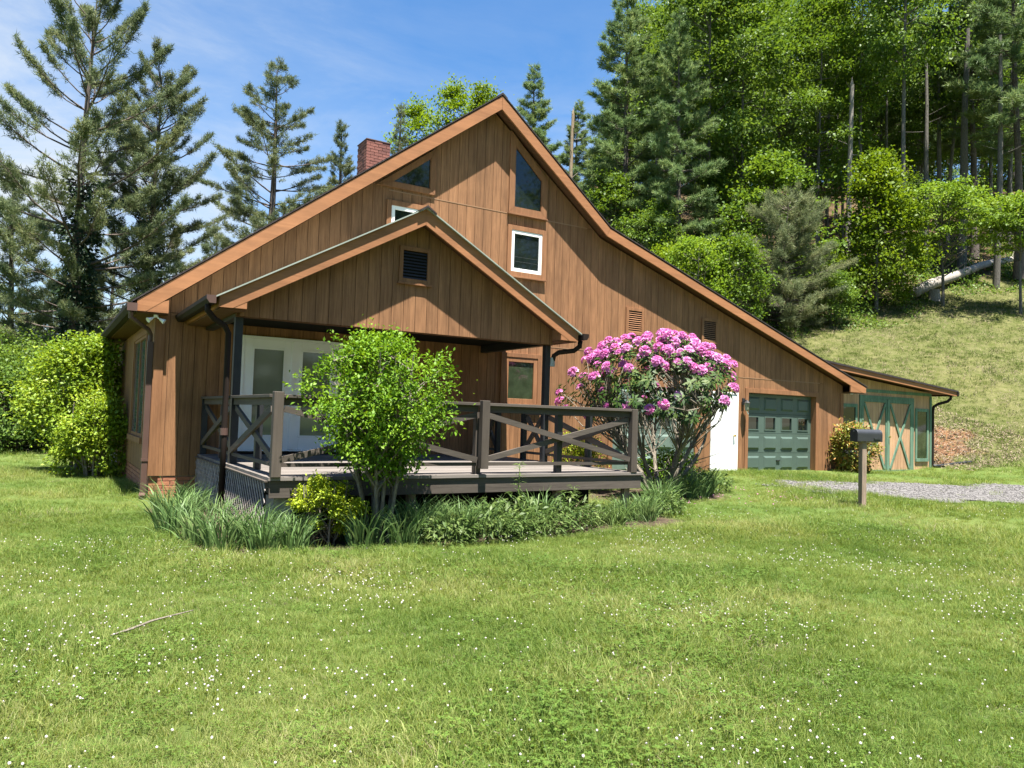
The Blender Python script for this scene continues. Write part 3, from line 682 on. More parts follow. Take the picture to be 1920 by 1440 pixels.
opening_trim(GAR1, .1, .05); garage_door(9.67, 12.31, .27, 2.39, .02, M['greensun'], 'green garage door, coloured pale as sunlit, behind the pink rhododendron', 2, 4)
def white_door():
    x0, x1, z1 = WDOOR[0], WDOOR[1], WDOOR[3]
    d = ring(MB(), rect(x0-.06, x1+.05, .1, z1+.05), rect(x0+.001, x1-.001, .101, z1-.001), -.045, -.0165).build('entry_door', M['white'], house, bevel=.003); d['label'] = 'plain white side door between the garage doors'
    MB().box(x0+.004, x1-.004, -.03, .02, .2, z1-.004).build('door_leaf', M['white'], d)
    MB().tube([(x1-.09, -.03, 1.25), (x1-.09, -.09, 1.25)], [.02, .03], 10).build('handle', M['gold'], d)
white_door()
def gutter_profile(y0, y1, x, z, w=.12, h=.11):
    return MB().prism([(x, z), (x-w*.75, z), (x-w, z+h*.6), (x-w, z+h), (x-w+.01, z+h), (x-w+.012, z+h*.6), (x-w*.72, z+.012), (x-.01, z+.012), (x-.01, z+h), (x, z+h)], 'y', y0, y1)
def house_gutters():
    g = MB().prism([(-.47, 3.07), (-.57, 3.07), (-.62, 3.14), (-.62, 3.20), (-.47, 3.20)], 'y', -.34, 9.25).build('gutter', M['gutter'], house)
    MB().box(-.62, -.47, -.348, -.3405, 3.07, 3.2).build('end_cap', M['gutterL'], g)
    # elbow under the soffit then down the corner
    ds = MB()
    ds.tube([(-.55, -.22, 3.07), (-.55, -.20, 2.98), (-.42, -.12, 2.90), (-.26, .02, 2.82), (-.215, .07, 2.74), (-.215, .075, 2.6)], .038, 8)
    ds.box(-.255, -.165, .03, .11, .05, 2.62)
    d = ds.build('downspout', M['gutterL'], house)
    MB().bar((-.21, .07, .07), (-.24, -.10, .03), .09, .08).build('shoe', M['gutterL'], d)
    MB().box(-.2625, -.159, .02, .12, .62, .66).build('strap', M['gutterL'], d)
house_gutters()
def floodlight(parent, p, heads, scale=1.0):
    f = MB().tube([(p[0], p[1], p[2]), (p[0], p[1], p[2]-.05*scale)], .05*scale, 12).build('floodlight', M['lamp'], parent)
    for d in heads:
        d = Vector(d).normalized(); a = Vector(p)+Vector((0, 0, -.04*scale)); b = a+d*.10*scale; c = b+d*.07*scale; e = c+d*.05*scale
        MB().tube([a, b], .016*scale, 8).tube([b, c, e], [.025*scale, .045*scale, .062*scale], 14).build('lamp_head', M['lamp'], f, smooth=False)
floodlight(house, (-.17, -.16, 3.055), [(-.75, -.35, -.45), (.75, -.3, -.5)], .72)
def wall_lantern():
    x, z = 14.03, 2.16
    l = MB().box(x-.05, x+.05, -.062, -.0425, z-.1, z+.08).tube([(x, -.06, z), (x, -.16, z+.03), (x, -.17, z-.02)], .012, 8).build('wall_lantern', M['black'], house)
    MB().tube([(x, -.17, z-.02), (x, -.17, z-.05), (x, -.17, z-.22), (x, -.17, z-.26)], [.03, .075, .055, .02], 8).build('lamp_glass', M['glassb'], l)
    MB().tube([(x, -.17, z+.03), (x, -.17, z-.045)], [.015, .095], 8).build('hood', M['black'], l)
    MB().tube([(x-.02, -.17, z-.20), (x+.07, -.15, z-.33)], [.012, .02], 6).build('bulb', M['lamp'], l)
wall_lantern()

# ------------------------------------------------------------------ porch with deck
porch = empty('porch', (0, 0, 0), 'gabled front porch with dark brown deck, crossed railings and a square louvred vent', 'porch')
PY, PE = -2.55, -2.86
PX, PH = 3.42, 3.09
def porch_roof():
    th = .02; zt, sl = 4.855, .565
    top = lambda x: zt-sl*abs(x-PX)
    mb = MB(); xl, xr = PX-PH, PX+PH
    for a, b in ((xl, PX), (PX, xr)):
        mb.prism([(a, top(a)-.13), (b, top(b)-.13), (b, top(b)-.005), (a, top(a)-.005)], 'y', PE+.041, -.017)
    rf = mb.build('roof', M['soffit'], porch)
    for a, b in ((xl-.06, PX), (PX, xr+.06)):
        MB().prism([(a, top(a)), (b, top(b)), (b, top(b)+.022), (a, top(a)+.022)], 'y', PE-.042, -.017).build('metal_sheet', M['metalroof'], rf)
    for s in (-1, 1):
        MB().prism([(PX, zt+.012), (PX+s*.16, zt+.012-.09), (PX+s*.16, zt+.036-.09), (PX, zt+.05)] if s > 0 else [(PX, zt+.05), (PX-.16, zt+.036-.09), (PX-.16, zt+.012-.09), (PX, zt+.012)], 'y', PE-.06, -.017).build('ridge_cap', M['shingle'], rf)
    for a, b in ((xl, PX), (PX, xr)):
        poly = clip([(a, top(a)-.255), (b, top(b)-.255), (b, top(b)), (a, top(a))], 0, -1, -2.955)
        MB().prism(poly, 'y', PE, PE+.04).build('fascia_board', M['fascia'], rf, bevel=.003)
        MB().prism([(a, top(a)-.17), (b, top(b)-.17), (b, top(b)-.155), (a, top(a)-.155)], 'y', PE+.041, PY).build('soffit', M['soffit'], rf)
    for s in (-1, 1):
        x0 = PX+s*2.72; x1 = PX+s*(PH-.02)
        q = [(x0, 2.955), (x1, 2.955), (x0+s*.06, 3.22), (x0, 3.22)]
        MB().prism(q, 'y', PE+.003, PE+.0405).build('eave_return', M['fascia'], rf)
        MB().box(min(x0, x0+s*.02), max(x0, x0+s*.02), PE+.041, PY+.001, 2.955, 3.26).build('eave_return', M['siding'], rf)
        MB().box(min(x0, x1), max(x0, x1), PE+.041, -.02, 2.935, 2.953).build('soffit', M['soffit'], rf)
        MB().box(min(x1, x1+s*.03), max(x1, x1+s*.03), PE+.041, -.02, 2.955, 3.10).build('fascia_board', M['fascia'], rf)
    # gable front wall
    gw = MB()
    inner = lambda p: clip(clip(p, -sl, 1, zt-.175-sl*PX), sl, 1, zt-.175+sl*PX)
    gw.prism(inner(rect(PX-2.75, PX+2.75, 2.90, 4.8)), 'y', PY+.001, PY+.06)
    gwo = gw.build('porch_gable', M['soffit'], porch)
    boards(gwo, PX-2.75, PX+2.75, lambda x: 2.885, 4.9, [], lambda p: [q for q in [inner(p)] if q], [], PY-.015, PY+.0005, M['siding'], phase=.12)
    vent(porch, 3.10, 3.66, 3.68, 4.27, PY-.0155, .065, 9, M['trim'], M['post'], sill=True)
    # beams and ceiling; ceiling near-black to paint in the porch shade
    MB().box(PX-2.78, PX+2.78, PY+.061, PY+.16, 2.88, 3.1).build('front_beam', M['soffit'], porch)
    for x in (PX-2.78, PX+2.66): MB().box(x, x+.12, PY+.161, -.018, 2.88, 3.1).build('side_beam', M['post'], porch)
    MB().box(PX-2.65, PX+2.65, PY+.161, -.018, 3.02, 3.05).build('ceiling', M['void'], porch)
porch_roof()
def porch_posts():
    for x in (.69, 6.14):
        MB().box(x-.055, x+.055, -2.46, -2.35, .745, 2.878).build('post', M['post'], porch, bevel=.004)
porch_posts()
def porch_gutters():
    for s, x in ((-1, PX-PH-.06), (1, PX+PH+.06)):
        P = [(x, 2.985), (x+s*.085, 2.985), (x+s*.125, 3.04), (x+s*.125, 3.095), (x+s*.115, 3.095), (x+s*.112, 3.045), (x+s*.08, 2.997), (x+s*.01, 2.997), (x+s*.01, 3.095), (x, 3.095)]
        g = MB().prism(P, 'y', PE-.08, -.02).build('gutter', M['gutter'], porch)
        MB().prism([(x, 2.985), (x+s*.085, 2.985), (x+s*.125, 3.04), (x+s*.125, 3.095), (x, 3.095)], 'y', PE-.085, PE-.0805).build('end_cap', M['gutterL'] if s < 0 else M['gutter'], g)
    d = MB().tube([(.20, -2.75, 2.985), (.20, -2.74, 2.90), (.30, -2.68, 2.80), (.46, -2.60, 2.72), (.525, -2.56, 2.62), (.53, -2.55, 1.2), (.535, -2.55, 1.15), (.53, -2.55, .02)], .042, 10).build('downspout', M['gutter'], porch, smooth=True)
    MB().tube([(.53, -2.55, 1.26), (.53, -2.55, 1.16)], .052, 10).build('coupling', M['gutterL'], d)
    MB().tube([(6.64, -2.76, 2.985), (6.64, -2.74, 2.88), (6.56, -2.68, 2.80), (6.33, -2.52, 2.76), (6.26, -2.47, 2.70), (6.24, -2.45, 2.56)], .045, 10).build('downspout', M['gutter'], porch, smooth=True)
    MB().tube([(6.245, -2.45, 2.66), (6.235, -2.45, 2.50)], [.05, .055], 10).build('coupling', M['metalroof'], porch)
porch_gutters()
DX0, DX1, DY = .62, 6.34, -4.85
def deck():
    dk = MB().box(DX0+.03, DX1-.03, DY+.03, -.03, .55, .705).build('deck', M['deckx'], porch)
    y = DY-.03
    i = 0
    while y < -.05:
        y1 = min(y+.14, -.018)
        MB().box(DX0-.02, DX1, y+.0035, y1-.0035, .707, .745+(.002 if i % 3 == 0 else 0)).build('plank', M['plank'], dk); y += .14; i += 1
    MB().box(DX0, DX1-.002, DY-.002, DY+.029, .50, .7065).build('rim_board', M['deckx'], dk, bevel=.003)
    MB().box(DX0-.012, DX0+.029, DY+.03, -.03, .62, .7065).build('rim_board', M['decky'], dk)
    MB().box(DX1-.029, DX1, DY+.03, -.03, .50, .7065).build('rim_board', M['decky'], dk)
    for x in (.72, ): MB().box(x-.02, x+.20, DY+.08, DY+.45, -.1, .499).build('pier', M['conc'], dk)
    for x in (2.5, 4.85, 6.15): MB().box(x-.05, x+.05, DY+.10, DY+.20, -.1, .55).build('pier', M['postw'], dk)
    for x in (1.5, 3.4, 5.3): MB().box(x-.15, x+.15, -2.6, -2.3, -.1, .55).build('pier', M['conc'], dk)
deck()
def railing():
    RT = 1.73; z0 = .747
    front = empty('front_railing', (0, 0, 0)); front.parent = porch
    yr = DY+.045
    bx = {'w': .09}
    # front posts: three outer, two inner
    for x, zt, zb, yy in ((.68, RT+.03, .747, yr-.05), (3.47, RT+.03, .83, yr-.09), (6.17, RT+.0, .747, yr-.03)):
        p = MB().box(x-.058, x+.058, yy-.05, yy+.05, zb, zt).build('post', M['deckz'], front, bevel=.006)
    for x in (2.06, 3.45, 4.82): MB().box(x-.045, x+.045, yr+.025, yr+.11, z0, RT-.13).build('post', M['post'] if x != 3.45 else M['deckz'], front)
    for a, b in ((.74, 3.41), (3.53, 6.11)):
        MB().box(a, b, yr-.07, yr+.07, RT-.04, RT).build('top_rail', M['deckx'], front, bevel=.004)
        MB().box(a, b, yr-.02, yr+.02, RT-.13, RT-.041).build('sub_rail', M['deckx'], front)
        MB().box(a, b, yr-.02, yr+.02, .865, .91).build('bottom_rail', M['deckx'], front)
        MB().bar((a+.02, yr-.045, RT-.17), (b-.02, yr-.045, .95), .045, .075, (0, 1, 0)).build('brace', M['deckx'], front)
        MB().bar((a+.02, yr-.002, .95), (b-.02, yr-.002, RT-.17), .039, .075, (0, 1, 0)).build('brace', M['deckx'], front)
    for side, x, bays, name in ((-1, DX0+.06, ((-4.72, -2.45), (-2.36, -.06)), 'side_railing'), (1, DX1-.17, ((-4.72, -2.45), (-2.34, -1.72), (-.62, -.06)), 'side_railing')):
        r_ = empty(name, (0, 0, 0)); r_.parent = porch
        for (a, b) in bays:
            MB().box(x-.07, x+.07, a, b, RT-.04, RT).build('top_rail', M['decky'], r_, bevel=.004)
            MB().box(x-.02, x+.02, a, b, RT-.13, RT-.041).build('sub_rail', M['decky'], r_)
            MB().box(x-.02, x+.02, a, b, .865, .91).build('bottom_rail', M['decky'], r_)
            MB().bar((x-.022, a+.02, RT-.17), (x-.022, b-.02, .94), .04, .085, (1, 0, 0)).build('brace', M['decky'], r_)
            MB().bar((x+.022, a+.02, .94), (x+.022, b-.02, RT-.17), .04, .085, (1, 0, 0)).build('brace', M['decky'], r_)
            if b-a > 1: MB().box(x+.045, x+.13, (a+b)/2-.045, (a+b)/2+.045, z0, RT-.045).build('post', M['post'], r_)
        for yy in ((-.05,) if side < 0 else (-1.66, -.68, -.05)):
            MB().box(x-.045, x+.045, yy-.045, yy+.045, z0, RT-.041 if yy > -.1 else RT).build('post', M['post'], r_)
    # the front door step at the opening
    MB().box(DX1+.02, DX1+.35, -1.68, -.66, .42, .47).box(DX1+.36, DX1+.70, -1.68, -.66, .2, .25).build('step', M['deckx'], porch)
railing()
def lattice():
    lt = empty('lattice_panel', (0, 0, 0)); lt.parent = porch
    x = DX0-.03; zt = .70
    MB().box(x-.03, x+.012, DY, -.04, zt-.01, zt+.0065).build('top_strip', M['decky'], lt)
    zb = .06; h = zt-.015-zb  # slats at about 45 degrees
    for sgn, xo in ((1, 0.0), (-1, .012)):
        front_lo = DY+.02 if sgn > 0 else -2.42
        t = -6.0
        while t < .6:
            ya, yb = (t, t+h*.95) if sgn > 0 else (t+h*.95, t)   # bottom, top
            pz = [(ya, zb), (yb, zt-.015)]
            # clip to panel y-range
            (y0, z0), (y1, z1) = pz
            lo, hi = front_lo, -.06
            def at(yv): return z0+(yv-y0)*(z1-z0)/(y1-y0)
            P = [[y0, z0], [y1, z1]]
            if max(y0, y1) > lo and min(y0, y1) < hi:
                for q in P:
                    if q[0] < lo: q[1] = at(lo); q[0] = lo
                    if q[0] > hi: q[1] = at(hi); q[0] = hi
                if abs(P[0][0]-P[1][0]) > .03:
                    MB().bar((x-.012+xo, P[0][0], P[0][1]), (x-.012+xo, P[1][0], P[1][1]), .008, .038, (1, 0, 0)).build('slat', M['slat'], lt)
            t += .135
    MB().box(DX0+.3, DX0+.32, DY+.6, -.1, .02, .49).build('under_deck_shade', M['void'], lt)  # near-black sheet painting in the shade behind the lattice
    # near-black sheet standing in for the shade under the deck front
    MB().box(DX0+.4, DX1-.1, DY+1.2, DY+1.22, -.05, .49).build('under_deck_shade', M['void'], lt)
lattice()

# ------------------------------------------------------------------ shed
shed = empty('shed', (18.3, .7, 0), 'low tan shed with green cross-braced double doors against the hill', 'shed')
shed.location = (0, 0, 0)
SY = .7
def shed_build():
    top = lambda x: 3.495-.0819*(x-17.68)
    w = MB().prism([(18.28, -.1), (24.07, -.1), (24.07, top(24.07)-.16), (18.28, top(18.28)-.16)], 'y', SY+.001, SY+4.5).build('front_wall', M['shedwall'], shed)
    holes = [(20.10, 23.0, -1, 2.55), (18.9, 19.97, .5, 2.30), (23.12, 23.90, .5, 2.27)]
    fn = lambda p: [q for q in [clip(p, .0819, 1, 3.495-.17+.0819*17.68)] if q]
    boards(w, 18.28, 24.07, lambda x: .02, 3.4, [], fn, holes, SY-.014, SY+.0005, M['shedwall'], phase=.1)
    MB().box(18.28, 24.07, SY-.03, SY-.0145, 2.70, 2.80).build('frieze_board', M['greent'], w)
    MB().box(23.97, 24.09, SY-.035, SY-.0145, .0, 2.69).build('corner_trim', M['greent'], w)
    # roof
    rf = MB().prism([(17.5, top(17.5)-.11), (24.98, top(24.98)-.11), (24.98, top(24.98)-.012), (17.5, top(17.5)-.012)], 'y', SY-.36, SY+4.9).build('roof', M['soffit'], shed)
    MB().prism([(17.5, top(17.5)-.155), (24.95, top(24.95)-.155), (24.95, top(24.95)-.012), (17.5, top(17.5)-.012)], 'y', SY-.40, SY-.3605).build('fascia_board', M['fascia'], rf)
    MB().prism([(17.45, top(17.45)-.011), (25.02, top(25.02)-.011), (25.02, top(25.02)+.045), (17.45, top(17.45)+.045)], 'y', SY-.43, SY+4.95).build('shingle_sheet', M['shingle'], rf)
    MB().prism([(24.955, top(24.95)-.15), (25.06, top(25)-.15), (25.09, top(25)-.06), (25.09, top(25)-.0), (24.955, top(24.95)-.013)], 'y', SY-.42, SY+4.9).build('gutter', M['gutter'], shed)
    # doors
    zt = 2.50
    for a, b in ((20.18, 21.535), (21.565, 22.92)):
        d = MB().box(a+.001, b-.001, SY-.012, SY-.0005, .14, zt).build('door', M['shedwall'], shed)
        x = a
        while x < b-.02:
            MB().box(x+.004, min(x+.15, b)-.004, SY-.024, SY-.0125, .16, zt-.01).build('board', M['shedwall'], d); x += .15
        for q in ((a, a+.10, .14, zt), (b-.10, b, .14, zt), (a+.101, b-.101, zt-.11, zt), (a+.101, b-.101, .14, .24)):
            MB().box(q[0], q[1], SY-.05, SY-.0245, q[2], q[3]).build('frame_board', M['greent'], d)
        MB().bar((a+.13, SY-.040, zt-.14), (b-.13, SY-.040, .27), .026, .085, (0, 1, 0)).build('brace', M['greent'], d)
        MB().bar((a+.13, SY-.052, .27), (b-.13, SY-.052, zt-.14), .023, .085, (0, 1, 0)).build('brace', M['greent'], d)
    MB().box(20.08, 20.175, SY-.045, SY-.0145, .05, 2.60).box(22.925, 23.02, SY-.045, SY-.0145, .05, 2.60).box(20.176, 22.924, SY-.045, SY-.0145, 2.505, 2.60).build('door_casing', M['greent'], shed)
    MB().box(21.50, 21.60, SY-.066, SY-.0505, .15, 2.49).build('astragal', M['greent'], shed)
    MB().tube([(21.60, SY-.066, 1.30), (21.60, SY-.12, 1.30)], [.02, .035], 10).build('handle', M['gold'], shed)
    for x0, x1, z0, z1 in ((18.9, 19.97, .5, 2.30), (23.12, 23.90, .5, 2.27)):
        f = ring(MB(), rect(x0, x1, z0, z1), rect(x0+.10, x1-.10, z0+.10, z1-.10), SY-.045, SY-.001).build('window', M['greent'], shed)
        MB().box(x0+.10, x1-.10, SY-.022, SY-.012, z0+.10, z1-.10).build('pane', M['glassg'] if x0 > 20 else M['glass'], f)
        MB().box(x0+.02, x1-.02, SY-.06, SY-.0455, z0, z0+.10).build('sill', M['greent'], f)
    d = MB().tube([(24.72, SY-.32, 2.78), (24.72, SY-.32, 2.66), (24.62, SY-.26, 2.55), (24.32, SY-.12, 2.46), (24.17, SY-.05, 2.36), (24.15, SY-.03, 2.2), (24.15, SY-.03, .12)], .048, 8).build('downspout', M['gutter'], shed)
    floodlight(shed, (19.6, SY-.06, 2.76), [(-.6, -.5, -.35), (.75, -.6, -.1)])
shed_build()
def drain_pipe():
    pts = [(24.15, .64, .17), (24.25, .60, .12), (24.6, .55, .10), (25.2, .52, .10), (26.0, .35, .13)]
    mb = MB(); P = []
    for a, b in zip(pts[:-1], pts[1:]):
        for k in range(8): t = k/8; P.append(Vector(a).lerp(Vector(b), t))
    P.append(Vector(pts[-1]))
    P = [Vector((p.x, p.y, gzs(p.x, p.y)+.06 if i > 6 else max(p.z, gzs(p.x, p.y)+.06))) for i, p in enumerate(P)]
    mb.tube(P, [.055 if i % 2 else .048 for i in range(len(P))], 10)
    tag(mb.build('drain_pipe', M['black']), 'black corrugated drain pipe lying beside the shed corner', 'pipe')
drain_pipe()

# ------------------------------------------------------------------ mailbox
def mailbox():
    x, y = 10.50, -5.86; z = gzs(x, y)
    t = empty('mailbox', (x, y, z), 'black metal mailbox on a weathered wooden post beside the gravel drive', 'mailbox', rz=R(-14))
    H = 1.32-z
    MB().box(-.047, .047, -.047, .047, -.3, H-.02).build('post', M['postw'], t, bevel=.004)
    MB().box(-.13, .27, -.07, .07, H-.0195, H-.001).build('mounting_board', M['postw'], t)
    L0, L1, w = -.17, .33, .085
    prof = [(-w, H), (w, H)]+[(w*math.cos(a), H+.125+w*math.sin(a)) for a in np.linspace(0, math.pi, 13)]
    MB().prism(prof, 'x', L0, L1).build('box', M['mail'], t, bevel=.003)
    big = [(p[0]*1.05, H-.004+(p[1]-H)*1.03) for p in prof]
    d = MB().prism(big, 'x', L0-.022, L0-.001).build('door', M['mail'], t, bevel=.003)
    MB().box(L0-.045, L0-.0225, -.012, .012, H+.16, H+.19).build('latch', M['mail'], d)
    MB().prism(big, 'x', L1+.001, L1+.012).build('back_rim', M['mail'], t)
    fl = MB().tube([(L1-.16, -w-.012, H+.06), (L1-.16, -w-.004, H+.06)], .015, 8).box(L1-.17, L1-.03, -w-.014, -w-.010, H+.05, H+.075).build('flag', M['mail'], t)
mailbox()
def stick():
    p = [(-1.24, -8.42), (-1.12, -8.36), (-.98, -8.24), (-.86, -8.2), (-.70, -8.14)]
    mb = MB().tube([(a, b, gzs(a, b)+.055+.01*i) for i, (a, b) in enumerate(p)], [.006, .008, .008, .006, .003], 6)
    tag(mb.build('fallen_stick', M['barks']), 'thin bare stick lying on the lawn', 'stick')
stick()

# ------------------------------------------------------------------ vegetation
def unit(v): return v/np.maximum(np.linalg.norm(v, axis=-1, keepdims=True), 1e-9)
def leaf_mesh(name, C, D, Nn, Ln, Wd, mat, droop=.18, mid=.5):
    """rhombic leaves: base C, long axis D, normal Nn, length Ln, width Wd (arrays)"""
    D = unit(D); S = unit(np.cross(Nn, D)); U = np.cross(D, S)
    Ln = np.broadcast_to(np.asarray(Ln, float), (len(C),))[:, None]; Wd = np.broadcast_to(np.asarray(Wd, float), (len(C),))[:, None]
    a = C; b = C+D*Ln*mid+S*Wd*.5+U*Ln*.05; c = C+D*Ln-U*Ln*droop; d = C+D*Ln*mid-S*Wd*.5+U*Ln*.05
    V = np.stack([a, b, c, d], 1).reshape(-1, 3)
    return raw_mesh(name, V, 4, np.arange(len(V)), mat)
def tri_mesh(name, C, D, Ln, Wd, rng, mat):
    D = unit(D); S = unit(np.cross(D, rng.normal(size=D.shape)))
    V = np.stack([C-S*Wd*.5, C+S*Wd*.5, C+D*Ln], 1).reshape(-1, 3)
    return raw_mesh(name, V, 3, np.arange(len(V)), mat)
def blades(name, n, rad, h, w, lean, curve, rng, mat, segs=3, base_z=0.0, hvar=.35, shape=1.0, tipw=0.0):
    """arching blades fanned out of a disc"""
    th = rng.random(n)*2*math.pi; rr = rad*np.sqrt(rng.random(n)); P0 = np.stack([rr*np.cos(th), rr*np.sin(th), np.full(n, base_z)], 1)
    out = th+rng.normal(0, .7, n); Hd = np.stack([np.cos(out), np.sin(out), np.zeros(n)], 1)
    hh = h*(1-hvar+2*hvar*rng.random(n)); le = np.abs(rng.normal(0, lean, n))*(.4+.6*rr/rad); cu = curve*(.4+1.2*rng.random(n))
    fa = rng.random(n)*6.28; S = np.stack([np.cos(fa), np.sin(fa), np.zeros(n)], 1)
    V = []; ww = w*(.6+.8*rng.random(n))
    for k in range(segs+1):
        t = k/segs; a = le+cu*t*t*1.2
        p = P0+Hd*(hh*np.sin(np.minimum(a, 1.9))*t)[:, None]; p[:, 2] += hh*np.cos(np.minimum(a, 2.2))*t
        wk = ww*(1-t)**.6 if k < segs else ww*0
        if k < segs: V += [p-S*(wk*.5)[:, None], p+S*(wk*.5)[:, None]]
        else: V += [p]
    m = 2*segs+1; V = np.stack(V, 1)
    q = []; cnt = []
    for k in range(segs-1): q += [2*k, 2*k+1, 2*k+3, 2*k+2]; cnt.append(4)
    q += [2*segs-2, 2*segs-1, 2*segs]; cnt.append(3)
    idx = (np.arange(n)[:, None]*m+np.array(q)[None]).ravel()
    return raw_mesh(name, V.reshape(-1, 3), np.tile(cnt, n), idx, mat)
def inst_on_points(name, P, rot, scl, pick, meshes, label, kind='stuff'):
    pm = bpy.data.meshes.new(name); pm.vertices.add(len(P)); pm.vertices.foreach_set('co', np.asarray(P, np.float32).ravel())
    for nm, ty, data, key in (('rotv', 'FLOAT_VECTOR', rot, 'vector'), ('scl', 'FLOAT', scl, 'value'), ('pick', 'INT', pick, 'value')):
        at = pm.attributes.new(nm, ty, 'POINT'); at.data.foreach_set(key, np.asarray(data, np.int32 if ty == 'INT' else np.float32).ravel())
    o = link(name, pm); tag(o, label, kind=kind)
    ng = bpy.data.node_groups.new(name+'_scatter', 'GeometryNodeTree')
    ng.interface.new_socket('Geometry', in_out='INPUT', socket_type='NodeSocketGeometry'); ng.interface.new_socket('Geometry', in_out='OUTPUT', socket_type='NodeSocketGeometry')
    N = ng.nodes.new; L = ng.links.new; gi = N('NodeGroupInput'); go = N('NodeGroupOutput'); ip = N('GeometryNodeInstanceOnPoints'); g2 = N('GeometryNodeGeometryToInstance')
    for me in meshes[::-1]:
        so = bpy.data.objects.new(me.name, me); oi = N('GeometryNodeObjectInfo'); oi.inputs['Object'].default_value = so; L(oi.outputs['Geometry'], g2.inputs[0])
    def at(nm, ty):
        a = N('GeometryNodeInputNamedAttribute'); a.data_type = ty; a.inputs['Name'].default_value = nm; return a.outputs['Attribute']
    L(gi.outputs[0], ip.inputs['Points']); L(g2.outputs[0], ip.inputs['Instance']); ip.inputs['Pick Instance'].default_value = True
    L(at('pick', 'INT'), ip.inputs['Instance Index']); L(at('rotv', 'FLOAT_VECTOR'), ip.inputs['Rotation']); L(at('scl', 'FLOAT'), ip.inputs['Scale']); L(ip.outputs[0], go.inputs[0])
    o.modifiers.new('scatter', 'NODES').node_group = ng
    return o
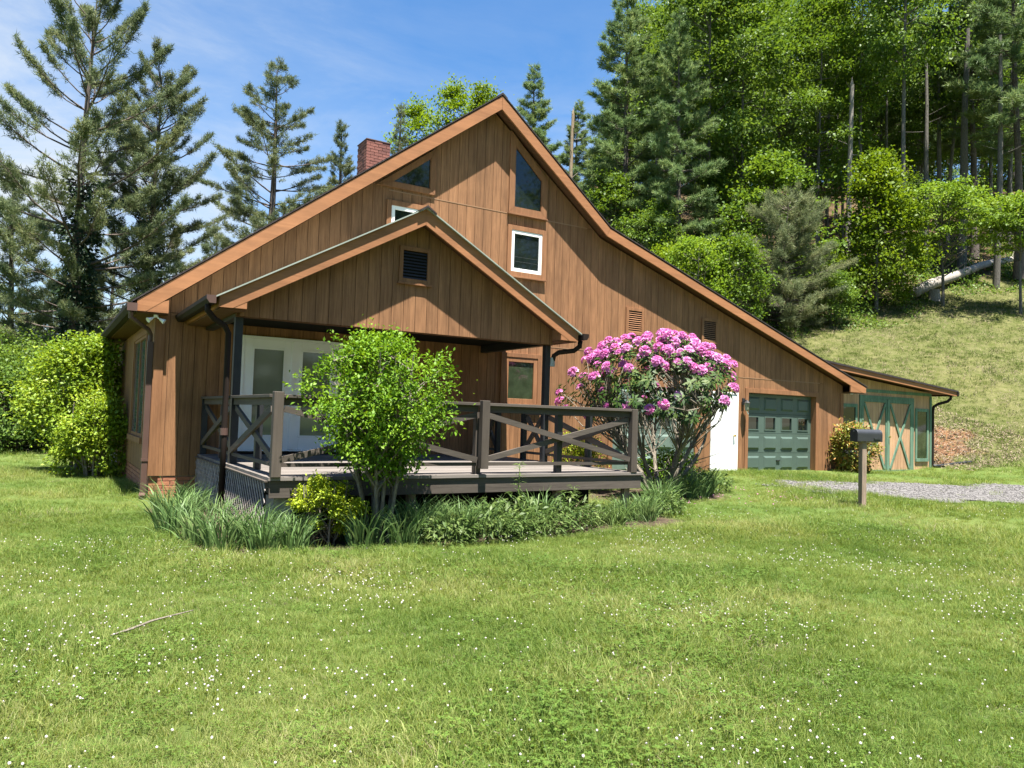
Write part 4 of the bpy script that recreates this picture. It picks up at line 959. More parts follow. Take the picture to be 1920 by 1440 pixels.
# ---- lawn
def lawn():
    g = np.random.default_rng(11)
    tufts = [blades('grass_tuft', 46, .11, .060+.014*i, .0042, .42, .5, g, M['grass'], 2) for i in range(3)]
    tufts += [blades('grass_tuft', 16, .12, .10, .0045, .55, .7, g, M['grass'], 3)]
    tufts += [blades('dry_tuft', 12, .12, .07, .004, .9, .6, g, M['dry'], 2)]
    # clover tuft: little trefoil leaves
    n = 34; th = g.random(n)*6.28; rr = .16*np.sqrt(g.random(n)); C = np.stack([rr*np.cos(th), rr*np.sin(th), .035+.04*g.random(n)], 1); C = np.repeat(C, 3, 0)
    a = np.tile([0, 2.09, 4.19], n)+np.repeat(g.random(n)*6.28, 3); D = np.stack([np.cos(a), np.sin(a), .25+0*a], 1); Nn = np.tile([0, 0, 1.0], (len(C), 1))
    tufts += [leaf_mesh('clover_tuft', C, D, Nn, .013, .012, M['clover'], .1, .6)]
    P = []
    def sample(n, r0, r1, a0, a1):
        r = np.sqrt(r0*r0+(r1*r1-r0*r0)*g.random(n)); a = np.radians(a0+(a1-a0)*g.random(n))
        return np.stack([CAM.x+r*np.sin(a), CAM.y+r*np.cos(a)], 1), r
    out = []
    for n, r0, r1, a0, a1, s in ((24500, 1.2, 6.5, -32, 92, 1.0), (33000, 6.5, 12, -24, 86, 1.05), (23000, 12, 22, -24, 90, 1.25), (11500, 22, 36, -22, 92, 1.6), (5000, .3, 9, -70, -30, 1.3), (5000, .3, 9, 92, 140, 1.3)):
        p, r = sample(n, r0, r1, a0, a1)
        x, y = p[:, 0], p[:, 1]
        ok = (.64*x+.77*y < 17.2) | (x < 4)
        ok &= ~((x > -.1) & (x < 18.3) & (y > -.05)) & ~((x > 18.2) & (x < 24.1) & (y > .65)) & (zone_gravel(x, y) < .35+.70*g.random(len(x))**3) & (bed_zone(x, y) < .5) & (y < 22)
        ok &= ~((x > DX0) & (x < DX1) & (y > DY) & (y < 0))
        x, y = x[ok], y[ok]; sc = s*(.7+.6*g.random(len(x)))*(.85+.3*np.sin(x*1.1+np.sin(y*.9)*2))
        out.append(np.stack([x, y, gz(x, y), sc], 1))
    A = np.concatenate(out); n = len(A)
    rot = np.stack([g.normal(0, .12, n), g.normal(0, .12, n), g.random(n)*6.28], 1)
    u = g.random(n); dryp = .02+.16*(np.sin(A[:, 0]*1.3+np.sin(A[:, 1]*1.9)*1.4)*np.sin(A[:, 1]*1.1+.6) > .55); pick = np.where(u < .80, (u*40).astype(int) % 3, np.where(u < .93, 3, 5)); pick = np.where(g.random(n) < dryp, 4, pick)
    inst_on_points('lawn_grass', A[:, :3], rot, A[:, 3], pick, tufts, 'short green lawn grass mixed with clover')
    # hill bank: mown tussocks and straw
    bt = [blades('bank_tuft', 30, .20, .11, .010, .75, .8, g, M['hgrass'], 2) for i in range(2)]+[blades('straw_tuft', 14, .25, .20, .010, 1.25, .7, g, M['dry'], 2)]
    n = 30000; x = 14+g.random(n)*50; y = -14+g.random(n)*40
    az = np.degrees(np.arctan2(x-CAM.x, y-CAM.y)); s = .64*x+.77*y
    ok = (s > 16.2) & (az > 44) & (az < 75) & (y < treeline(x)+1.5) & ~((x < 24.3) & (y > -1) & (y < 5.4)) & (clay_zone(x, y) < .3+.7*g.random(n)**3) & (np.hypot(x-CAM.x, y-CAM.y) < 66) & (zone_gravel(x, y) < .3) & (y > -8)
    x, y = x[ok], y[ok]; n = len(x)
    rot = np.stack([g.normal(0, .25, n), g.normal(0, .25, n), g.random(n)*6.28], 1); u = g.random(n); pat = np.sin(x*.8+np.sin(y*1.1)*1.5)*.5+.5
    inst_on_points('bank_grass', np.stack([x, y, gz(x, y)], 1), rot, .8+.8*g.random(n), np.where(u < .12+.30*pat, 2, (u*10).astype(int) % 2), bt, 'mown yellow green grass and dry straw on the hillside')
    # clover blossoms
    n = 34000; p, r = sample(n, 2.7, 17, -8, 70); x, y = p[:, 0], p[:, 1]
    den = (np.sin(x*1.7+1.2*np.sin(y*1.3))*np.sin(y*1.5+np.sin(x*.9)) > .05+.95*g.random(n)) | (g.random(n) < .13)
    ok = den & (g.random(n) < np.clip(1.35-r/10.5, .12, 1)) & (bed_zone(x, y) < .2) & (y < -5.6+.3*np.abs(x-3)) & (zone_gravel(x, y) < .2); x, y = x[ok], y[ok]; n = len(x)
    ico = np.array([(0, 0, 1), (.9, 0, .4), (.28, .86, .4), (-.73, .53, .4), (-.73, -.53, .4), (.28, -.86, .4), (.73, .53, -.4), (-.28, .86, -.4), (-.9, 0, -.4), (-.28, -.86, -.4), (.73, -.53, -.4), (0, 0, -1)])
    fi = np.array([(0,1,2),(0,2,3),(0,3,4),(0,4,5),(0,5,1),(1,6,2),(2,7,3),(3,8,4),(4,9,5),(5,10,1),(2,6,7),(3,7,8),(4,8,9),(5,9,10),(1,10,6)])
    R_ = (.0036+.0038*g.random(n))[:, None, None]; c = np.stack([x, y, gz(x, y)+.055+.04*g.random(n)], 1)
    V = ico[None]*R_*(.8+.4*g.random((n, 12, 1)))+c[:, None]
    idx = (np.arange(n)[:, None, None]*12+fi[None]).ravel()
    tag(link('clover_blossoms', raw_mesh('clover_blossoms', V.reshape(-1, 3), 3, idx, M['cflower'])), 'small white clover blossoms scattered over the lawn', kind='stuff')
lawn()
# ---- woody skeleton helpers
def limb(mb, p0, d, L, r0, r1, rng, rise=.15, segs=5, sides=5, wob=.06):
    p = Vector(p0); d = Vector(d).normalized(); P = [p.copy()]; rad = [r0]
    for k in range(segs):
        d = (d+Vector((rng.normal(0, wob), rng.normal(0, wob), rise/segs+rng.normal(0, wob*.6)))).normalized()
        p = p+d*(L/segs); P.append(p.copy()); rad.append(r0+(r1-r0)*(k+1)/segs)
    mb.tube(P, rad, sides, cap=False)
    return P
def pine_meshes(seed, H, cb, Rm, mat, r0=None, sparse=1.0, prof=None, spacing=.52, nper=6, up=.25, tuft=11, nl=.21, nw=.030, lean=(0, 0), gap=.0, barkm='barkp', twigs=11.0, droop=0.0, inner=.25, brush=.55, rise=.68):
    rng = np.random.default_rng(seed); mb = MB(); r0 = r0 or .016*H
    nseg = 9; tp = []; rd = []
    for k in range(nseg+1):
        t = k/nseg; tp.append(Vector((lean[0]*t*t*H+.12*math.sin(t*5+seed), lean[1]*t*t*H+.12*math.cos(t*4+seed*2), t*H))); rd.append(r0*(1-t)**.8+.012+.35*r0*max(0, .08-t)/.08)
    mb.tube(tp, rd, 9, cap=False)
    def trunk_at(z):
        t = min(max(z/H, 0), 1)*nseg; i = min(int(t), nseg-1); return tp[i].lerp(tp[i+1], t-i)
    prof = prof or (lambda t: (1-t)**.75*(.55+.45*min(1, t*4)))
    C = []; D = []
    z = cb
    while z < H-.25:
        t = (z-cb)/(H-cb); az0 = rng.random()*6.28
        for j in range(nper+int(rng.integers(-1, 2))):
            if rng.random() < gap: continue
            L = Rm*prof(t)*(.55+.6*rng.random())
            if L < .25: L = .25
            a = az0+j*6.283/nper+rng.normal(0, .35); el = -.06-droop+rise*t**1.5+rng.normal(0, .12)
            d = (math.cos(a)*math.cos(el), math.sin(a)*math.cos(el), math.sin(el))
            P = limb(mb, trunk_at(z+rng.normal(0, .12)), d, L, .010+.013*L*.8, .006, rng, up+.2*t, 5, 4, .07)
            nt_ = max(2, int(L*twigs*sparse))
            for q in range(nt_):
                s = inner+(1-inner)*rng.random()**.8; f = s*5; i = min(int(f), 4); p = P[i].lerp(P[i+1], f-i); ax = (P[i+1]-P[i]).normalized()
                side = ax.cross(Vector((0, 0, 1)))*(1 if rng.random() < .5 else -1)
                td = (ax*.75+side*(.8*rng.random()+.2)+Vector((0, 0, .15+rng.normal(0, .15)))).normalized(); tl = (.22+.35*L*(1-s)*.6)*(.6+.7*rng.random())
                m = max(1, int(tl/.13))
                for u in range(m):
                    if m < 3 or u >= m*.35: C.append(tuple(p+td*(tl*(u+1)/m))); D.append(tuple(td))
                if tl > .4: mb.tube([p, p+td*tl], [.007, .004], 3, cap=False)
            C.append(tuple(P[-1])); D.append(tuple((P[-1]-P[-2]).normalized()))
        z += spacing*(.7+.6*rng.random())
    C.append((tp[-1].x, tp[-1].y, H)); D.append((0, 0, 1))
    C = np.repeat(np.array(C), tuft, 0); D = np.repeat(np.array(D), tuft, 0); n = len(C)
    C = C+rng.normal(0, .05, (n, 3)); D = unit(D*(1.1-brush)+rng.normal(0, brush, (n, 3))+np.array([0, 0, .22]))
    cr = tri_mesh('crown', C, D, (nl*(.7+.6*rng.random(n)))[:, None], nw, rng, M[mat])
    return mb.mesh('trunk', [M[barkm]], True), cr
def leafy_meshes(seed, H, cb, Rm, mat, nclus=130, per=75, lsize=.13, crad=.55, trunk_r=None, prof=None, barkm='barkd', stems=1, flat=.6, asym=(0, 0), lasp=.62, ctr=0.0, limbs=.45, bend=.12, spread=0.0, shell=.55):
    rng = np.random.default_rng(seed); mb = MB(); trunk_r = trunk_r or .013*H
    prof = prof or (lambda t: max(.05, math.sin(math.pi*min(1, .12+.88*t)**.8))**.7)
    tops = []
    for s in range(stems):
        P = []; rd = []; a = s*6.283/max(1, stems)+rng.random(); sp = spread*Rm*(.4+.8*rng.random()) if stems > 1 else 0
        b0 = (.05+.10*rng.random())*(stems > 1)
        for k in range(9):
            t = k/8; P.append(Vector((math.cos(a)*(b0+sp*t**1.1)+bend*math.sin(t*4+seed+s)*t, math.sin(a)*(b0+sp*t**1.1)+bend*math.cos(t*3+seed+s)*t, t*H*.93))); rd.append(trunk_r*(1-t*.88)*(.75 if stems > 1 else 1)+.004)
        mb.tube(P, rd, 8 if stems == 1 else 6, cap=False); tops.append(P)
    cl = []
    for i in range(nclus):
        t = rng.random()**.85; a = rng.random()*6.283; rr = Rm*prof(t)*(shell+(1-shell)*rng.random())*(.78+.32*math.sin(a*2+seed+t*5)*.5+.22*rng.random())
        c = Vector((math.cos(a)*rr+asym[0]*t, math.sin(a)*rr+asym[1]*t, cb+(H-cb)*t)); cl.append(c)
        if rng.random() < limbs:
            P = tops[int(rng.integers(0, stems))]
            zt = max(.1, (c.z-(.25+.5*rng.random())*rr-.2)/(H*.93))*8; j = int(min(max(zt, 0), 7)); p0 = P[j].lerp(P[j+1], min(max(zt-j, 0), 1))
            d = c-p0; L = d.length
            if L > .05:
                pm = p0+d*.5+Vector((rng.normal(0, .05), rng.normal(0, .05), -.06*L))
                mb.tube([p0, pm, c], [min(.010+.012*L, trunk_r*.5), .008+.004*L, .004], 4, cap=False)
    cl = np.array(cl); n = nclus*per
    idx = np.repeat(np.arange(nclus), per); cr_ = crad*(.6+.7*rng.random(nclus))[idx][:, None]
    off = rng.normal(0, .5, (n, 3))*np.array([1, 1, flat]); C = cl[idx]+off*cr_
    outw = unit(cl[idx]-np.array([asym[0]*.5, asym[1]*.5, cb+(H-cb)*.4])); D = unit(outw*.5+rng.normal(0, .7, (n, 3))+np.array([0, 0, -.1])); Nn = unit(np.array([0, 0, .9])+outw*.35+rng.normal(0, .55, (n, 3)))
    sz = lsize*(.65+.7*rng.random(n))
    return mb.mesh('trunk', [M[barkm]], True), leaf_mesh('crown', C, D, Nn, sz, sz*lasp, M[mat])
def plant(name, loc, meshes, label, cat, group=None, rz=0, sc=1.0, names=('trunk', 'crown'), sz=None):
    t = empty(name, (loc[0], loc[1], loc[2] if len(loc) > 2 else gzs(*loc)-.05), label, cat, group, rz); t.scale = (sc, sc, sz or sc)
    for nm, me in zip(names, meshes): link(nm, me, t)
    return t
def px_at(px, r):
    a = YAW+math.atan((px-960)/F_PX); return CAM.x+r*math.sin(a), CAM.y+r*math.cos(a)
def height_for(px, r, top, x, y):
    """tree height so that its tip stands at picture row top seen from the photograph's place"""
    dep = r*math.cos(math.atan((px-960)/F_PX)); hor = 790+(px-960)*math.tan(ROLL); return 1.54+(hor-top)/F_PX*dep-gzs(x, y)
def ivy_part(parent, r, z0, z1, n, seed, mat='ivy'):
    g = np.random.default_rng(seed); z = z0+(z1-z0)*g.random(n)**1.2; a = g.random(n)*6.28; rr = r*(1+.35*np.sin(z*2.3+a*2)+.6*np.abs(g.normal(0, .5, n)))
    C = np.stack([rr*np.cos(a), rr*np.sin(a), z], 1); D = np.stack([np.cos(a), np.sin(a), -.5+0*a], 1)+g.normal(0, .5, (n, 3)); Nn = np.stack([np.cos(a), np.sin(a), .7+0*a], 1)+g.normal(0, .4, (n, 3))
    link('ivy', leaf_mesh('ivy', C, D, Nn, .15, .12, M[mat]), parent)
def left_pines():
    openp = lambda t: .45+.75*math.sin(math.pi*min(1, .15+t*.95))*(1-t*.35)
    def P(px, r, top, seed, Rm, cbf, label, **kw):
        x, y = px_at(px, r); H = height_for(px, r, top, x, y)
        return plant('pine_tree', (x, y), pine_meshes(seed, H, H*cbf, Rm, 'needle', **kw), label, 'tree', 'tall pines beyond the house'), H
    a, H = P(135, 38, -30, 21, 5.0, .20, 'tall thin-crowned pine with ivy-clad trunk nearest the left edge of the sky', prof=openp, up=.6, gap=.26, spacing=.80, nper=5, tuft=12, r0=.27, lean=(.002, 0), twigs=16, inner=.34, brush=.66, nl=.20, nw=.030)
    ivy_part(a, .46, .5, 11.5, 8200, 1)
    b, H = P(268, 42, 135, 22, 3.4, .14, 'dense dark pine with ivy on its trunk, second from the left edge', prof=lambda t: .6+.55*math.sin(math.pi*min(1, .1+t)), up=.45, gap=.08, spacing=.62, tuft=12, r0=.24, twigs=15, inner=.30, brush=.66, nl=.20, nw=.030)
    ivy_part(b, .44, .5, 12.0, 7000, 2)
    c, H = P(492, 45, 118, 23, 6.3, .12, 'broad open pine with spreading level branches left of the chimney', prof=lambda t: (1-t)**.62*(.65+.35*min(1, t*4)), up=.18, rise=.42, gap=.14, spacing=.78, nper=6, tuft=12, twigs=15, inner=.30, brush=.66, nl=.20, nw=.031)
    ivy_part(c, .26, .3, 10.5, 3000, 3)
    P(622, 52, 228, 24, 3.4, .15, 'small grey green pine tip rising beside the roof slope', sparse=1.1, up=.35, tuft=11, twigs=14, inner=.3, brush=.66, spacing=.58)
    P(8, 44, 325, 25, 4.0, .12, 'shorter pine cut by the left edge of the picture', sparse=1.0, up=.4, tuft=11, twigs=14, inner=.3, brush=.66, spacing=.58)
    P(735, 57, 190, 26, 2.0, .2, 'narrow pine tip just behind the brick chimney', sparse=1.0, up=.3, tuft=11, twigs=14, inner=.3, brush=.66, spacing=.58)
    P(205, 60, 420, 27, 4.4, .06, 'far pine seen between the two ivy-clad pines', sparse=.9, up=.3, tuft=10, twigs=14, inner=.3, brush=.66, spacing=.58)
    P(390, 58, 430, 28, 4.6, .06, 'far low pine filling the gap left of the broad open pine', sparse=1.0, up=.3, tuft=10, twigs=14, inner=.3, brush=.66, spacing=.58)
    P(320, 66, 470, 30, 4.4, .05, 'far pine screen tree just left of the roof slope', up=.3, tuft=10, twigs=13, inner=.3, brush=.66)
    P(150, 64, 470, 39, 4.2, .05, 'far pine behind the trunk of the thin-crowned pine', up=.3, tuft=10, twigs=13, inner=.3, brush=.66)
    P(85, 62, 520, 29, 4.2, .06, 'far low pine low behind the left hedge', sparse=.8, up=.3, tuft=10, twigs=14, inner=.3, brush=.66, spacing=.58)
left_pines()
def left_shrubs():
    dome = lambda t: math.sqrt(max(.02, 1-(t-.35)**2/.45))
    plant('bush', (-.95, 6.2), leafy_meshes(31, 3.0, .8, 1.12, 'forsy', 170, 130, .075, .36, .05, dome, 'barks', 6, .7, spread=.5, shell=.7), 'large rounded yellow green bush arching beside the house wall', 'bush', rz=.4, names=('stems', 'foliage'))
    plant('bush', (-.72, 4.55), leafy_meshes(32, 1.75, .1, .68, 'forsy', 90, 110, .07, .28, .03, dome, 'barks', 6, .7, spread=.5, shell=.7), 'lower pale bush in front of the large bush by the house', 'bush', names=('stems', 'foliage'))
    for px, r, top, Rm, sd, lab in ((20, 28, 690, 1.9, 33, 'dark green hedge shrub at the left edge of the lawn'), (95, 29, 672, 1.8, 34, 'hedge shrub just left of the arching bush'), (-60, 29, 640, 2.0, 35, 'hedge shrub beyond the left edge'), (160, 31, 668, 1.8, 36, 'hedge shrub behind the arching bush'), (60, 36, 640, 2.4, 37, 'taller loose shrub rising over the left hedge'), (-20, 38, 630, 2.4, 38, 'tall loose shrub at the far left behind the hedge')):
        x, y = px_at(px, r); H = height_for(px, r, top, x, y)
        plant('hedge_shrub', (x, y), leafy_meshes(sd, H, .05, Rm, 'leafb', 150, 90, .10, .5, .05, dome, 'barks', 5, .7, spread=.5, shell=.65), lab, 'shrub', 'hedge along the left side', names=('stems', 'foliage'))
left_shrubs()
# ---- hillside wood
def hill_wood():
    narrow = lambda t: max(.08, math.sin(math.pi*(.08+.9*t))**.6)
    cone = lambda t: max(.06, (1-t)**.7*(.5+.5*min(1, 5*t)))
    HP = [pine_meshes(41, 22, 4.0, 4.4, 'needleh', tuft=10, nl=.30, nw=.045, spacing=.62, twigs=13, up=.12, gap=.03, r0=.22),
          pine_meshes(42, 20, 7.5, 4.0, 'needleh', tuft=10, nl=.30, nw=.045, spacing=.66, twigs=13, up=.08, gap=.05, droop=.05, r0=.20),
          pine_meshes(43, 18, 2.5, 3.1, 'needleh', tuft=10, nl=.27, nw=.042, spacing=.55, twigs=13, up=.25, r0=.17)]
    HD = [leafy_meshes(51, 21, 6.0, 3.9, 'leafa', 105, 150, .20, 1.05, .15, narrow, limbs=.6, flat=.42, shell=.35),
          leafy_meshes(52, 20, 8.0, 4.4, 'leafb', 100, 150, .20, 1.1, .16, narrow, limbs=.6, flat=.42, shell=.35),
          leafy_meshes(53, 22, 11.0, 3.8, 'leafa', 80, 150, .19, 1.05, .17, narrow, limbs=.6, barkm='barkd', flat=.42, shell=.35),
          leafy_meshes(54, 8, 1.0, 2.7, 'leafb', 80, 120, .15, .75, .06, None, limbs=.6, flat=.35, shell=.35),
          leafy_meshes(55, 7, .7, 2.6, 'leafa', 80, 120, .15, .75, .06, None, limbs=.6, flat=.35, shell=.35)]
    NOM = {'p0': (HP[0], 22), 'p1': (HP[1], 20), 'p2': (HP[2], 18), 'd0': (HD[0], 21), 'd1': (HD[1], 20), 'd2': (HD[2], 22), 's0': (HD[3], 8), 's1': (HD[4], 7)}
    def T(kind, px, r, top, label, group='trees of the hillside wood', rz=None, wide=1.0):
        x, y = px_at(px, r); H = height_for(px, r, top, x, y); me, h0 = NOM[kind]; s = H/h0
        nm = 'pine_tree' if kind[0] == 'p' else 'leafy_tree'
        return plant(nm, (x, y), me, label, 'tree', group, rz if rz is not None else px*.37, s*wide, sz=s)
    T('p2', 985, 58, 122, 'slender pine standing just right of the gable peak', wide=1.25)
    T('p0', 1160, 50, -45, 'largest dark pine right of the gable with ragged crown', wide=1.1)
    T('p0', 1262, 47, 5, 'dark pine next right of the largest pine', rz=2.2)
    T('p2', 1070, 60, 190, 'mid green pine behind the pale broken trunk', rz=1.0, wide=1.3)
    T('p2', 1118, 55, 230, 'shorter pine filling in below the largest pine', rz=2.6, wide=1.3)
    T('p0', 1200, 56, 120, 'shaded pine between the two largest pines', rz=.9)
    T('d0', 1385, 52, -60, 'tall bright leafy tree right of the two big pines', wide=1.1)
    T('d1', 1320, 60, -80, 'tall leafy tree half behind the dark pines')
    T('d0', 1530, 56, -30, 'tall yellow green tree right of the narrow sky gap', rz=2.0, wide=1.1)
    T('d2', 1610, 60, -120, 'tall leafy tree above the bare snag')
    T('d2', 1692, 55, -260, 'tall grey trunked tree with bare lower trunk', wide=.9)
    T('p1', 1822, 66, -120, 'dark pine with drooping plates over the right slope', wide=1.05)
    T('p1', 1905, 60, -160, 'dark pine cut by the right edge of the picture', rz=1.2, wide=1.1)
    T('d1', 1760, 66, -200, 'leafy tree between the two dark right-hand pines')
    T('p2', 1455, 62, 60, 'thin pine tip in the narrow sky gap', rz=.4)
    T('s1', 1440, 48, 290, 'light green young tree above the bushy young pine', wide=1.1)
    T('s0', 1230, 46, 380, 'small tree right behind the roof verge')
    T('s1', 1140, 48, 330, 'small leafy tree low behind the steep roof slope')
    T('s1', 1330, 50, 330, 'small shaded tree left of the light young tree')
    # bright trees over the left roof slope
    for px, r, top, lab in ((762, 60, 198, 'bright green round-headed tree above the chimney side'), (832, 58, 162, 'tallest bright green tree above the left roof slope'), (893, 62, 158, 'bright green tree nearest the gable peak')):
        x, y = px_at(px, r); H = height_for(px, r, top, x, y)
        plant('leafy_tree', (x, y), leafy_meshes(60+px % 7, H, H*.3, 2.8, 'leafbr', 105, 130, .21, .95, .15, narrow, flat=.5, shell=.4), lab, 'tree', 'bright trees over the roof')
    # filler behind
    g = np.random.default_rng(77); used = []
    n = 0; tries = 0
    while n < 165 and tries < 9000:
        tries += 1
        x = 12+g.random()*105; y = 14+g.random()*85
        r = math.hypot(x-CAM.x, y-CAM.y); az = math.degrees(math.atan2(x-CAM.x, y-CAM.y))
        if not (38.5 < az < 69) or r > 128 or y < treeline(x)+5 or r < (60 if az > 46 else 50): continue
        if any((x-a)**2+(y-b)**2 < (3.0+r*.024)**2 for a, b in used): continue
        used.append((x, y)); n += 1
        k = str(g.choice(['p0', 'p1', 'p2', 'd0', 'd1', 'd2', 's0', 's1'], p=[.05, .08, .03, .2, .19, .17, .15, .13]))
        if k[0] == 'p' and (r < 66 or 43 < az < 56): k = 'd1'
        me, h0 = NOM[k]
        s = (.8+.35*g.random())
        if az < 41: s *= .62
        if k[0] == 's': s *= 1.0+max(0, r-60)*.018
        plant('pine_tree' if k[0] == 'p' else 'leafy_tree', (x, y), me, 'pine deep among the trees of the hillside wood' if k[0] == 'p' else ('young leafy tree among the trunks of the hillside wood' if k[0] == 's' else 'tall leafy tree deep among the hillside wood'), 'tree', 'pines deep in the wood' if k[0] == 'p' else ('young trees in the wood' if k[0] == 's' else 'leafy trees deep in the wood'), g.random()*6.28, s*1.05, sz=s)
    # bare trunks between
    for px, r, top, w, lab in ((1418, 56, 150, .16, 'straight dark trunk in the shade left of the light young tree'), (1735, 60, 60, .2, 'slim dark trunk right of the grey trunked tree'), (1803, 62, 40, .33, 'thick grey trunk under the dark drooping pine'), (1868, 58, 60, .22, 'leaning dark trunk near the right edge'), (1505, 62, 200, .15, 'thin shaded trunk behind the bushy young pine'), (1655, 64, 130, .16, 'thin trunk behind the bright sapling'), (1775, 66, 90, .17, 'thin pale trunk left of the thick grey trunk'), (1893, 70, 90, .2, 'dark trunk near the right edge behind the leaning one')):
        x, y = px_at(px, r); H = height_for(px, r, top, x, y); rng = np.random.default_rng(px); mb = MB(); P = limb(mb, (0, 0, 0), (.02, 0, 1), H, w, w*.45, rng, 0, 7, 9, .012)
        for k in range(9): limb(mb, P[3].lerp(P[-1], rng.random()), (rng.normal(), rng.normal(), .1), .6+1.4*rng.random(), .025, .006, rng, .2, 4, 4)
        plant('bare_trunk', (x, y), [mb.mesh('trunk', [M['barkd']], True)], lab, 'tree', 'bare trunks in the wood', names=('trunk',))
    # snags
    for px, r, top, w, lab, mt in ((1587, 54, 155, .17, 'bare grey snag with a broken top and short stubs', 'barkl'), (1057, 56, 212, .15, 'pale broken trunk standing right of the gable', 'snag')):
        x, y = px_at(px, r); H = height_for(px, r, top, x, y); rng = np.random.default_rng(px); mb = MB(); P = limb(mb, (0, 0, 0), (.01, 0, 1), H, w*1.1, w*.75, rng, 0, 7, 9, .010)
        mb.add([tuple(P[-1]+Vector((w*.7, 0, -.02))), tuple(P[-1]+Vector((-w*.6, .05, -.02))), tuple(P[-1]+Vector((0, -w*.6, -.02))), tuple(P[-1]+Vector((.02, .02, .55)))], [(0, 1, 3), (1, 2, 3), (2, 0, 3)])
        o = plant('dead_tree', (x, y), [mb.mesh('trunk', [M[mt]], False)], lab, 'dead tree', names=('trunk',))
        for k in range(10):
            m2 = MB(); limb(m2, P[2].lerp(P[-1], rng.random()), (rng.normal(), rng.normal(), .15), .5+1.3*rng.random(), .03, .006, rng, .25, 4, 4, .15); link('branch', m2.mesh('branch', [M['barkl']], True), o)
    # undergrowth
    g = np.random.default_rng(9); n = 42000; x = 12+g.random(n)*62; y = treeline(x)-1.2+np.abs(g.normal(0, 7, n)); hh = .25+1.5*g.random(n)**1.6*(.6+.4*np.sin(x*1.3+y))
    ok = np.sin(x*1.1+np.sin(y*.7)*2)*np.sin(y*.9) > -.55+.5*g.random(n)
    x, y, hh = x[ok], y[ok], hh[ok]; n = len(x); hh *= sstep(-1.5, 1.2, y-treeline(x))
    C = np.stack([x, y, gz(x, y)+hh*g.random(n)], 1); D = g.normal(0, .7, (n, 3)); Nn = np.array([0, -.3, .8])+g.normal(0, .5, (n, 3))
    tag(link('undergrowth', leaf_mesh('undergrowth', C, D, Nn, .17*(.6+.8*g.random(n)), .11, M['leafb'])), 'low leafy undergrowth along the edge of the hillside wood', kind='stuff')
hill_wood()
def facing_trees():
    # the wooded far side of the road, mirrored in the window panes
    g = np.random.default_rng(3)
    big = leafy_meshes(58, 24, 2.0, 5.5, 'leafb', 150, 110, .30, 1.6, .25, None, limbs=.4, flat=.5, shell=.3)
    for i in range(13):
        x = -14+i*5.6+g.normal(0, .8); y = -50+g.normal(0, 2.5)
        plant('leafy_tree', (x, y, -.2), big, 'tall dense tree across from the house, mirrored in its windows', 'tree', 'trees facing the house', g.random()*6.28, .95+.25*g.random())
facing_trees()
